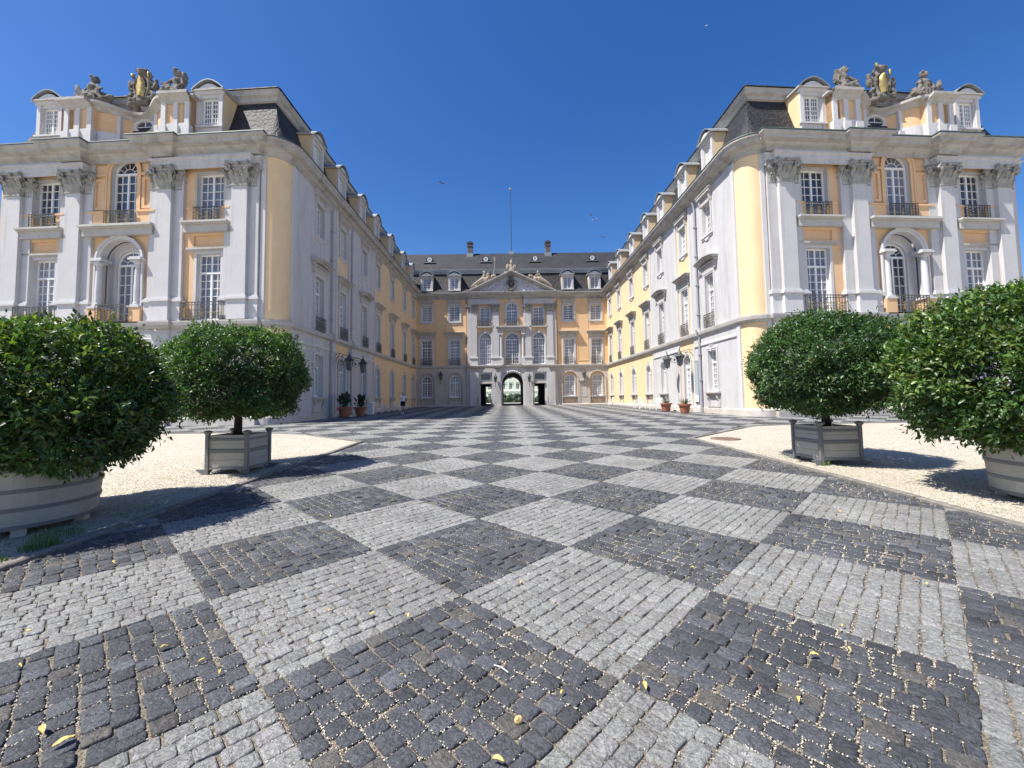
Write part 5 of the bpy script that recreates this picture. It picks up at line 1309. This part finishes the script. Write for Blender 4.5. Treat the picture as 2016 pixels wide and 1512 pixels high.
def lantern(loc, label, rz, reach, scroll=True):
    r = empty('wall_lantern', loc, label, 'lantern', 'wall lanterns beside the doors', rz)
    for nm_, m_ in zip(('lantern_frame', 'lantern_roof', 'lantern_glass'), LM): link(nm_, m_, r, (0, -reach, 0))
    mb = MB()
    if scroll:
        mb.tube([(0, -.02, 1.0), (0, -.35, 1.12), (0, -reach+.05, .92), (0, -reach, .98)], .022, 6)
        mb.tube([(0, -.03, -.5), (0, -.04, .1), (0, -.15, .7), (0, -.4, 1.05)], .02, 6)
        pts = [(0, -.48+.36*math.cos(t*.42)*(1-t/32), .58+.36*math.sin(t*.42)*(1-t/32)) for t in range(28)]; mb.tube(pts, .018, 5)
        mb.ell((0, -.48, .58), (.02, .07, .07))
        mb.tube([(0, -reach, .98), (0, -reach, .6)], .02, 5)
    else: mb.tube([(0, .05, -.6), (0, -.1, -.62), (0, -reach, -.2), (0, -reach, 0)], .03, 6)
    mb.build('bracket', 'iron', r)
    return r
for sg, Ys_, xi in ((1, (29.1, 31.45), 13.0), (-1, (28.8, 31.5), 12.0)):
    for Y, wd in zip(Ys_, ('nearer', 'farther')):
        lantern((sg*xi, Y, B0+3.35), 'black iron bracket lantern, the %s of two by the door of the %s wing' % (wd, 'right' if sg > 0 else 'left'), -PI/2 if sg > 0 else PI/2, 1.05)
for X, t in ((-1.72, 'left of the gateway arch'), (2.62, 'right of the gateway arch')):
    lantern((X, 54.05, B0+3.3), 'small black lantern fixed %s' % t, 0, .45, False)
for X, t in ((-8.8, 'above the blind door in the shaded left bay'), (9.76, 'above the blind door in the right bay')):
    lantern((X, 54.5, B0+3.75), 'small black lantern fixed %s' % t, 0, .3, False)
for X, s_ in ((-3.98, -1), (-2.2, 1), (3.1, -1), (4.95, 1)):
    mb = MB(); mb.tube([(0, -.9, 0), (0, -.9, .9)], .025, 5); mb.tube([(0, .0, 1.15), (0, -.9, .9)], .025, 5); mb.tube([(0, 0, .1), (0, 0, 1.15)], .02, 5)
    o = mb.build('handrail', 'iron', None, (X, 53.9, gz(54))); tag(o, 'thin iron handrail %s side doorway of the gateway, %s side' % ('at the left' if X < 0 else 'at the right', 'left' if s_ < 0 else 'right'), 'handrail', 'handrails at the gateway doors')

# ------------------------------------------------------------------ notice board
b = empty('notice_board', (12.93, 28.65, gz(28)+.0), 'tall narrow blue grey notice board hanging on the sunny wall beside the downpipe', 'notice board', rz=-PI/2)
mb = MB(); mb.box(-.22, .22, -.06, -.01, 1.25, 3.5); mb.build('banner', 'board', b)
mb = MB(); ring(mb, [(-.24, 1.22), (.24, 1.22), (.24, 3.53), (-.24, 3.53)], [(-.21, 1.26), (.21, 1.26), (.21, 3.5), (-.21, 3.5)], -.075, -.01); mb.build('frame', 'pipe', b)
mb = MB(); mb.box(-.25, .25, -.12, -.07, .72, 1.2); mb.build('timetable_panel', 'whitefar', b)
mb = MB()
for k in range(6): mb.box(-.17, .05+.02*(k % 3), -.124, -.12, 1.12-.06*k, 1.135-.06*k)
mb.build('printed_lines', 'iron', b)

# ------------------------------------------------------------------ terracotta pots and plants
def pot(x, y, label, sc=1.0, m='terracotta'):
    r = empty('terracotta_pot', (x, y, gz(y)), label, 'plant pot', 'terracotta pots by the wing doors')
    mb = MB(); mb.lathe([(.22*sc, 0), (.26*sc, .04), (.36*sc, .50*sc)], 20); mb.build('pot_body', m, r, smooth=False)
    mb = MB(); mb.lathe([(.36*sc, .49*sc), (.43*sc, .51*sc), (.44*sc, .60*sc), (.38*sc, .61*sc), (.34*sc, .56*sc)], 20, cap=False); mb.lathe([(.37*sc, .555*sc), (.01, .57*sc)], 20); mb.build('pot_rim', m, r)
    return r
def plant(x, y, z, label, kind, seed, sc=1.0):
    rn = random.Random(seed); mb = MB()
    n = 70 if kind == 'grass' else 46
    for k in range(n):
        a = rn.uniform(0, 2*PI); r = rn.uniform(0, .22)*sc; h = rn.uniform(.2, .5)*sc if kind == 'grass' else rn.uniform(.15, 1.0)*sc; out = rn.uniform(.05, .42)*sc
        w_ = .012 if kind == 'grass' else .07*sc
        b0 = Vector((r*math.cos(a), r*math.sin(a), 0)); t = Vector(((r+out)*math.cos(a), (r+out)*math.sin(a), h)); m_ = (b0+t)/2+Vector((0, 0, h*.15)); s = Vector((-math.sin(a), math.cos(a), 0))*w_
        if kind == 'grass': mb.add([b0-s, b0+s, m_+s, m_-s, t], [(0, 1, 2, 3), (3, 2, 4)])
        else:
            b1 = t*.62; mb.tube([b0, b1], .008, 4); mb.add([b1, (b1+t)/2+s*1.6, t+Vector((0, 0, .05)), (b1+t)/2-s*1.6], [(0, 1, 2, 3)])
    o = mb.build('pot_plant', 'pottgreen' if kind == 'grass' else 'bush', None, (x, y, z)); tag(o, label, 'plant'); return o
pot(11.45, 27.4, 'terracotta pot right of the door step on the sunny side'); plant(11.45, 27.4, gz(27)+.56, 'wispy grey green grass growing in the nearer sunny terracotta pot', 'grass', 1)
pot(11.35, 30.4, 'terracotta pot left of the door step on the sunny side'); plant(11.35, 30.4, gz(30)+.56, 'wispy grey green grass growing in the farther sunny terracotta pot', 'grass', 2)
pot(-10.95, 28.1, 'wide terracotta pot nearest the camera along the shaded wing', 1.15); plant(-10.95, 28.1, gz(28)+.6, 'large dark leafy plant in the nearest pot of the shaded wing', 'leafy', 3, 1.15)
pot(-10.9, 30.8, 'smaller terracotta pot beyond the door of the shaded wing', 1.05); plant(-10.9, 30.8, gz(31)+.58, 'dark leafy plant in the farther pot of the shaded wing', 'leafy', 4, 1.0)

# ------------------------------------------------------------------ benches and chairs
def chair(x, y, rz, label, width=.6, group='white garden chairs along the wings'):
    r = empty('garden_bench' if width > 1 else 'garden_chair', (x, y, gz(y)), label, 'bench' if width > 1 else 'chair', group, rz)
    W = width/2
    mb = MB()
    for k in range(5): mb.box(-W, W, -.25+.1*k, -.17+.1*k, .40, .43)
    mb.build('seat', 'whitewood', r)
    mb = MB(); mb.box(-W, W, .245, .275, .88, .95); mb.box(-W, W, .235, .265, .5, .56); n = max(4, int(width/.12))
    for k in range(n): mb.box(-W+width*(k+.25)/n, -W+width*(k+.75)/n, .245, .262, .56, .88)
    mb.build('backrest', 'whitewood', r)
    for sx in (-1, 1):
        for y0, h in ((-.25, .62), (.25, .95)):
            mb = MB(); mb.box(sx*W-.03, sx*W+.03, y0-.03, y0+.03, 0, h); mb.build('leg', 'whitewood', r)
        mb = MB(); mb.box(sx*W-.035, sx*W+.035, -.3, .28, .62, .66); mb.build('armrest', 'whitewood', r)
    return r
chair(11.7, 48.2, -PI/2, 'white garden chair alone near the far end of the sunny wing')
chair(11.75, 33.6, -PI/2, 'long white garden bench under a window of the sunny wing, behind the pots', 1.5, 'white garden benches along the wings')
chair(11.55, 36.4, -PI/2-.35, 'white garden chair turned to the court beside the sunny bench')
chair(11.7, 38.4, -PI/2, 'low white garden chair just beyond the angled one on the sunny side', .55)
chair(-10.9, 34.4, PI/2, 'long white garden bench in shade right of the leafy pots', 1.5, 'white garden benches along the wings')
chair(-10.8, 37.0, PI/2+.3, 'white garden chair next to the shaded bench')
chair(-10.8, 40.6, PI/2, 'white garden chair standing apart in the shade', .6)
chair(-10.8, 43.0, PI/2, 'low white garden chair at the far end of the shaded row', .55)
mb = MB(); mb.box(-.22, .22, -.22, .22, 0, .06); mb.box(-.2, .2, -.2, .2, .06, .84); mb.box(-.24, .24, -.24, .24, .84, .9); o = mb.build('white_box', 'whitewood', None, (-10.7, 32.6, gz(32.6))); tag(o, 'square white box standing between the leafy pots and the shaded bench', 'box')

# ------------------------------------------------------------------ manhole cover
mh = empty('manhole_cover', (6.6, 12.9, gz(12.9)+.014), 'rusty round manhole cover in the gravel on the right', 'manhole cover')
mb = MB(); mb.lathe([(.42, 0), (.42, .02), (.36, .022), (.36, 0)], 28, cap=False); mb.build('rim', 'rust', mh)
mb = MB(); mb.lathe([(.35, .012), (.01, .014)], 28, cap=False)
for k in range(5): mb.box(-.28, .28, -.24+.11*k, -.2+.11*k, .012, .02)
mb.build('lid', 'rust', mh)

# ------------------------------------------------------------------ person
def person():
    H = 1.62; r = empty('person', (-8.28, 32.8, gz(32.8)), 'person in white top and black shorts walking in the shade of the left wing', 'person', rz=.5)
    def body(mb):
        L = limb
        L(mb, [(0, 0, .92), (0, .01, 1.05), (0, .0, 1.18), (0, -.01, 1.32)], [.135, .115, .12, .13])
        mb.ell((0, 0, .90), (.165, .12, .12)); mb.ell((0, -.0, 1.33), (.17, .09, .07))
        L(mb, [(0, 0, 1.36), (0, -.015, 1.45)], [.05, .045]); mb.ell((0, -.025, 1.545), (.075, .092, .11)); mb.ell((0, -.115, 1.535), (.014, .02, .02))
        L(mb, [(-.08, 0, .88), (-.12, -.16, .50), (-.13, -.02, .10)], [.088, .06, .038]); L(mb, [(-.13, -.02, .08), (-.13, -.16, .03)], [.038, .026])
        L(mb, [(.08, 0, .88), (.10, .06, .50), (.10, .28, .16)], [.088, .06, .038]); L(mb, [(.10, .28, .14), (.10, .24, .03)], [.036, .026])
        L(mb, [(-.17, 0, 1.33), (-.36, -.06, 1.42), (-.33, -.14, 1.62)], [.048, .036, .026]); mb.ell((-.32, -.16, 1.66), (.03, .02, .045))
        L(mb, [(.17, 0, 1.33), (.38, .02, 1.20), (.58, -.04, 1.12)], [.048, .036, .026]); mb.ell((.63, -.05, 1.11), (.045, .02, .03))
        for k in range(4): L(mb, [(.65, -.05+.012*(k-1.5), 1.11), (.70, -.06+.016*(k-1.5), 1.095-.004*k)], [.009, .007]); L(mb, [(-.32+.014*(k-1.5), -.17, 1.69), (-.32+.018*(k-1.5), -.19, 1.74)], [.009, .007])
    blob('body', body, .012, ['skin'], parent=r)
    def top(mb): limb(mb, [(0, 0, .98), (0, .01, 1.08), (0, 0, 1.2), (0, -.01, 1.32)], [.15, .135, .14, .145]); mb.ell((0, 0, 1.33), (.19, .105, .08)); limb(mb, [(-.15, 0, 1.34), (-.27, -.03, 1.39)], [.07, .058]); limb(mb, [(.15, 0, 1.33), (.28, .01, 1.27)], [.07, .058])
    blob('top', top, .015, ['shirt'], parent=r)
    def sh(mb): mb.ell((0, 0, .92), (.178, .14, .12)); limb(mb, [(-.08, 0, .9), (-.105, -.10, .64)], [.11, .10]); limb(mb, [(.08, 0, .9), (.095, .045, .63)], [.11, .10])
    blob('shorts', sh, .015, ['shorts'], parent=r)
    def hr(mb): mb.ell((0, .01, 1.585), (.09, .10, .10)); limb(mb, [(0, .06, 1.58), (.04, .12, 1.42), (.10, .16, 1.30)], [.07, .07, .035])
    blob('hair', hr, .015, ['hair'], parent=r)
    for (x, y) in ((-.13, -.10), (.10, .26)):
        mb = MB(); mb.ell((x, y, .045), (.05, .13, .05)); mb.build('shoe', 'shirt', r)
person()

# ------------------------------------------------------------------ sky: birds and an aeroplane
for k, (X, Y, Z) in enumerate(((18.5, 90, 41.6), (19.8, 92, 41.4), (22.2, 95, 38.5), (27.5, 96, 37.2), (30.6, 98, 35.6), (33.2, 99, 33.4), (-14.5, 92, 50.2))):
    mb = MB(); mb.ell((0, 0, 0), (.28, .09, .09)); mb.ell((.3, 0, .03), (.08, .06, .06))
    for q in (-1, 1): mb.add([(-.12, 0, .02), (.14, 0, .02), (.02, q*.5, .2+.05*k % .2), (-.1, q*.8, .05)], [(0, 1, 2, 3)])
    o = mb.build('bird', 'iron', None, (X, Y, Z), k*.9)
    tag(o, ['tiny dark bird, uppermost left of the flock right of the flagpole', 'tiny dark bird just right of the uppermost one in the flock', 'tiny dark bird in the upper middle of the flock', 'tiny dark bird in the middle of the flock by the right chimney', 'tiny dark bird low in the flock above the right chimney', 'tiny dark bird, lowest and farthest right of the flock'][k] if k < 6 else 'single tiny dark bird in the sky left of the flagpole', 'bird', 'birds flying above the roof' if k < 6 else None)
ap = empty('aeroplane', (265, 520, 485), 'tiny white aeroplane high in the sky at the upper right', 'aeroplane', rz=.5)
mb = MB(); mb.tube([(-2.2, 0, -1.2), (0, 0, 0), (2.2, 0, 1.2)], [.25, .4, .2], 6); mb.build('fuselage', 'whitefar', ap)
mb = MB(); mb.add([(-.3, -2.2, 0), (.5, 0, .2), (-.3, 2.2, 0), (-.8, 0, -.2)], [(0, 1, 2, 3)]); mb.build('wing', 'whitefar', ap)

# ------------------------------------------------------------------ fallen leaves, shell
def groundpt(px, py):
    d = fw+rr*((px-1008)/826.0)+uu*((736.4-py)/826.0); t = 1.6/(-d.z)
    for _ in range(6): t = (1.6-gz((d*t).y))/(-d.z)
    q = d*t; return Vector((q.x, q.y, gz(q.y)))
LEAVES = [(222, 1112, .07, 'y'), (52, 1252, .08, 'y'), (38, 1320, .05, 'y'), (322, 1282, .08, 'y'), (396, 1310, .07, 'o'), (432, 1332, .06, 'y'), (82, 1447, .11, 'y'), (124, 1471, .14, 'y'), (733, 1216, .08, 'y'), (648, 1208, .06, 'y'), (803, 1219, .07, 'o'), (1025, 1152, .06, 'o'), (1270, 1359, .09, 'y'), (1107, 1373, .06, 'y'), (790, 1340, .04, 'y'), (1604, 1298, .09, 'y'), (1572, 1387, .06, 'y'), (1672, 1287, .05, 'y'), (1560, 1222, .06, 'b'), (1476, 1325, .05, 'b'), (1364, 1124, .06, 'y'), (1826, 1156, .06, 'o'), (1805, 1147, .08, 'b'), (980, 1508, .09, 'y'), (755, 1201, .05, 'b'), (600, 1028, .06, 'o'), (650, 1020, .05, 'y'), (1652, 1010, .05, 'y'), (1660, 1240, .05, 'y'), (560, 925, .05, 'y')]
def leaf_place(px, py):
    col_ = 'far left' if px < 300 else 'left' if px < 700 else 'centre' if px < 1300 else 'right' if px < 1700 else 'far right'
    row_ = 'bottom edge' if py > 1420 else 'lower foreground' if py > 1290 else 'foreground' if py > 1180 else 'middle distance'
    return col_, row_
LEAFLAB = ['%s %s leaf on the cobbles, %s, %s' % ('large' if ln > .085 else 'small' if ln < .065 else 'fallen', 'brown dead' if c == 'b' else 'orange' if c == 'o' else 'yellow', *leaf_place(px, py)) for px, py, ln, c in LEAVES]
for t_ in set(LEAFLAB):
    ii = sorted([i for i, q in enumerate(LEAFLAB) if q == t_], key=lambda i: LEAVES[i][0])
    if len(ii) > 1:
        for j_, i in enumerate(ii): LEAFLAB[i] += (', the left one', ', the right one')[j_] if len(ii) == 2 else (', leftmost', ', middle one', ', rightmost')[min(j_, 2)]
for k, (px, py, ln, c) in enumerate(LEAVES):
    p = groundpt(px, py); rn = random.Random(k); mb = MB(); a = rn.uniform(0, PI); L_ = ln*(.62 if py > 1100 else .9); n = 7; V = []; F = []
    for i in range(n):
        t = i/(n-1); w_ = .36*L_*math.sin(PI*t)**.8+.001; z = .008+.012*math.sin(PI*t)+.01*t*rn.random()
        V += [((t-.5)*L_, -w_*.5, z+.008), ((t-.5)*L_, 0, z), ((t-.5)*L_, w_*.5, z+.006)]
    for i in range(n-1):
        for j in range(2): F.append((i*3+j, i*3+j+1, i*3+j+4, i*3+j+3))
    mb.add(V, F); o = mb.build('fallen_leaf', {'y': 'leafyellow', 'o': 'leafyellow', 'b': 'leafbrown'}[c], None, (p.x, p.y, p.z+.009), a)
    tag(o, LEAFLAB[k], 'leaf', 'brown dead leaves on the paving' if c == 'b' else 'fallen yellow leaves on the paving')
p = groundpt(1021, 1424); mb = MB(); mb.ell((0, 0, .012), (.022, .017, .018), nu=14, nv=9); mb.ell((-.008, -.004, .022), (.012, .011, .012)); o = mb.build('pebble', 'shell', None, (p.x, p.y, p.z+.004), .4); tag(o, 'rounded orange pebble on the dark cobbles at the bottom centre', 'pebble')
p = groundpt(990, 1322); mb = MB(); mb.tube([(-.05, .03, .012), (-.01, .0, .02), (.03, -.04, .014)], .003, 5); o = mb.build('twig', 'whitewood', None, (p.x, p.y, p.z+.006)); tag(o, 'short pale twig on the dark cobbles near the bottom centre', 'twig')

# ------------------------------------------------------------------ weeds
def weeds(spots, name, label):
    rn = random.Random(9); mb = MB()
    for (x, y, r, n, h) in spots:
        for k in range(n):
            a = rn.uniform(0, 2*PI); d = r*math.sqrt(rn.random()); bx_, by_ = x+d*math.cos(a), y+d*math.sin(a); hh = h*rn.uniform(.3, 1); b_ = rn.uniform(0, 2*PI); l_ = hh*rn.uniform(.1, .7)
            z = gz(by_)+.005; s = (math.sin(b_)*.004, -math.cos(b_)*.004)
            mb.add([(bx_-s[0], by_-s[1], z), (bx_+s[0], by_+s[1], z), (bx_+s[0]*.7+l_*.4*math.cos(b_), by_+s[1]*.7+l_*.4*math.sin(b_), z+hh*.6), (bx_-s[0]*.7+l_*.4*math.cos(b_), by_-s[1]*.7+l_*.4*math.sin(b_), z+hh*.6), (bx_+l_*math.cos(b_), by_+l_*math.sin(b_), z+hh)], [(0, 1, 2, 3), (3, 2, 4)])
    o = mb.build(name, 'weed'); tag(o, label, 'grass', kind='stuff')
MAT['weed'] = mat('weed_green', (.10, .17, .045), .6, .3, noise=.35, nscale=7, dirt=(.32, .28, .10), dirtamt=.7, dscale=3)
weeds([(-4.95, 4.55, .16, 260, .13), (-4.98, 4.05, .20, 340, .09), (-5.15, 4.9, .25, 200, .12), (-4.95, 5.9, .35, 120, .05), (-4.9, 8.3, .5, 120, .04), (-5.3, 8.5, .3, 110, .05), (6.25, 8.45, .12, 150, .14), (5.95, 8.9, .5, 90, .05), (6.0, 7.2, .8, 120, .03), (5.95, 5.4, .3, 60, .04), (-5.0, 11, .3, 60, .04)], 'weeds', 'tufts of grass and weeds along the kerbs and planters')
# dark shrubbery beyond the gateway
for k, X in enumerate((-4.6, -1.5, 1.0, 3.9)):
    rn = random.Random(60+k); mb = MB()
    for j in range(60): q = rn.uniform(.3, .7); mb.ell((rn.uniform(-2.2, 2.2), rn.uniform(-1, 1), rn.uniform(.1, 1.1)*(1.15 if k == 2 else .8)), (q, q, q*.8), rot=Euler((rn.random(), rn.random(), 0)), nu=7, nv=5)
    o = mb.build('shrub', 'bush', None, (X, 80, .85)); tag(o, ['dark low shrub seen through the left side doorway of the gateway', 'dark shrub in the left half of the gateway arch view', 'tallest dark rounded shrub in the middle of the gateway arch view', 'dark low shrub seen through the right side doorway of the gateway'][k], 'shrub', 'dark shrubs beyond the gateway')

# loose gravel stones near the camera, some spilled against the kerbs
def loose_gravel():
    rng = np.random.default_rng(12); nn = 26000
    sd = rng.random(nn) < .5; y = 2.2+8.5*rng.random(nn)**1.3; off = rng.exponential(1.1, nn)
    spill = rng.random(nn) < .03; off[spill] = -rng.exponential(.18, spill.sum())
    x = np.where(sd, KR+.17+off, KL-.17-off); ok = (np.abs(x) < 10); x, y = x[ok], y[ok]; off = off[ok]; nn = len(x)
    sz = rng.uniform(.004, .011, nn)*np.where(off < 0, .6, 1)
    octv = np.array([[1, 0, 0], [0, 1, 0], [-1, 0, 0], [0, -1, 0], [0, 0, 1], [0, 0, -1]], float); octf = np.array([[0, 1, 4], [1, 2, 4], [2, 3, 4], [3, 0, 4], [1, 0, 5], [2, 1, 5], [3, 2, 5], [0, 3, 5]])
    ov = octv[None]*sz[:, None, None]*rng.uniform(.6, 1.4, (nn, 6, 3)); a = rng.uniform(0, 2*PI, nn)
    xr = ov[:, :, 0]*np.cos(a)[:, None]-ov[:, :, 1]*np.sin(a)[:, None]; yr = ov[:, :, 0]*np.sin(a)[:, None]+ov[:, :, 1]*np.cos(a)[:, None]
    V = np.stack([xr+x[:, None], yr+y[:, None], ov[:, :, 2]*.7+(gznp(y)+np.where(off < 0, .006, .016))[:, None]], 2)
    o = npmesh('loose_gravel', V.reshape(-1, 3), [(octf[None]+(np.arange(nn)*6)[:, None, None]).reshape(-1, 3)], ['gravelstone']); tag(o, 'loose pale gravel stones along both kerbs', 'gravel', kind='stuff')
MAT['gravelstone'] = mat('gravel_stone', (.52, .47, .38), .85, .3, noise=.4, nscale=35)
loose_gravel()
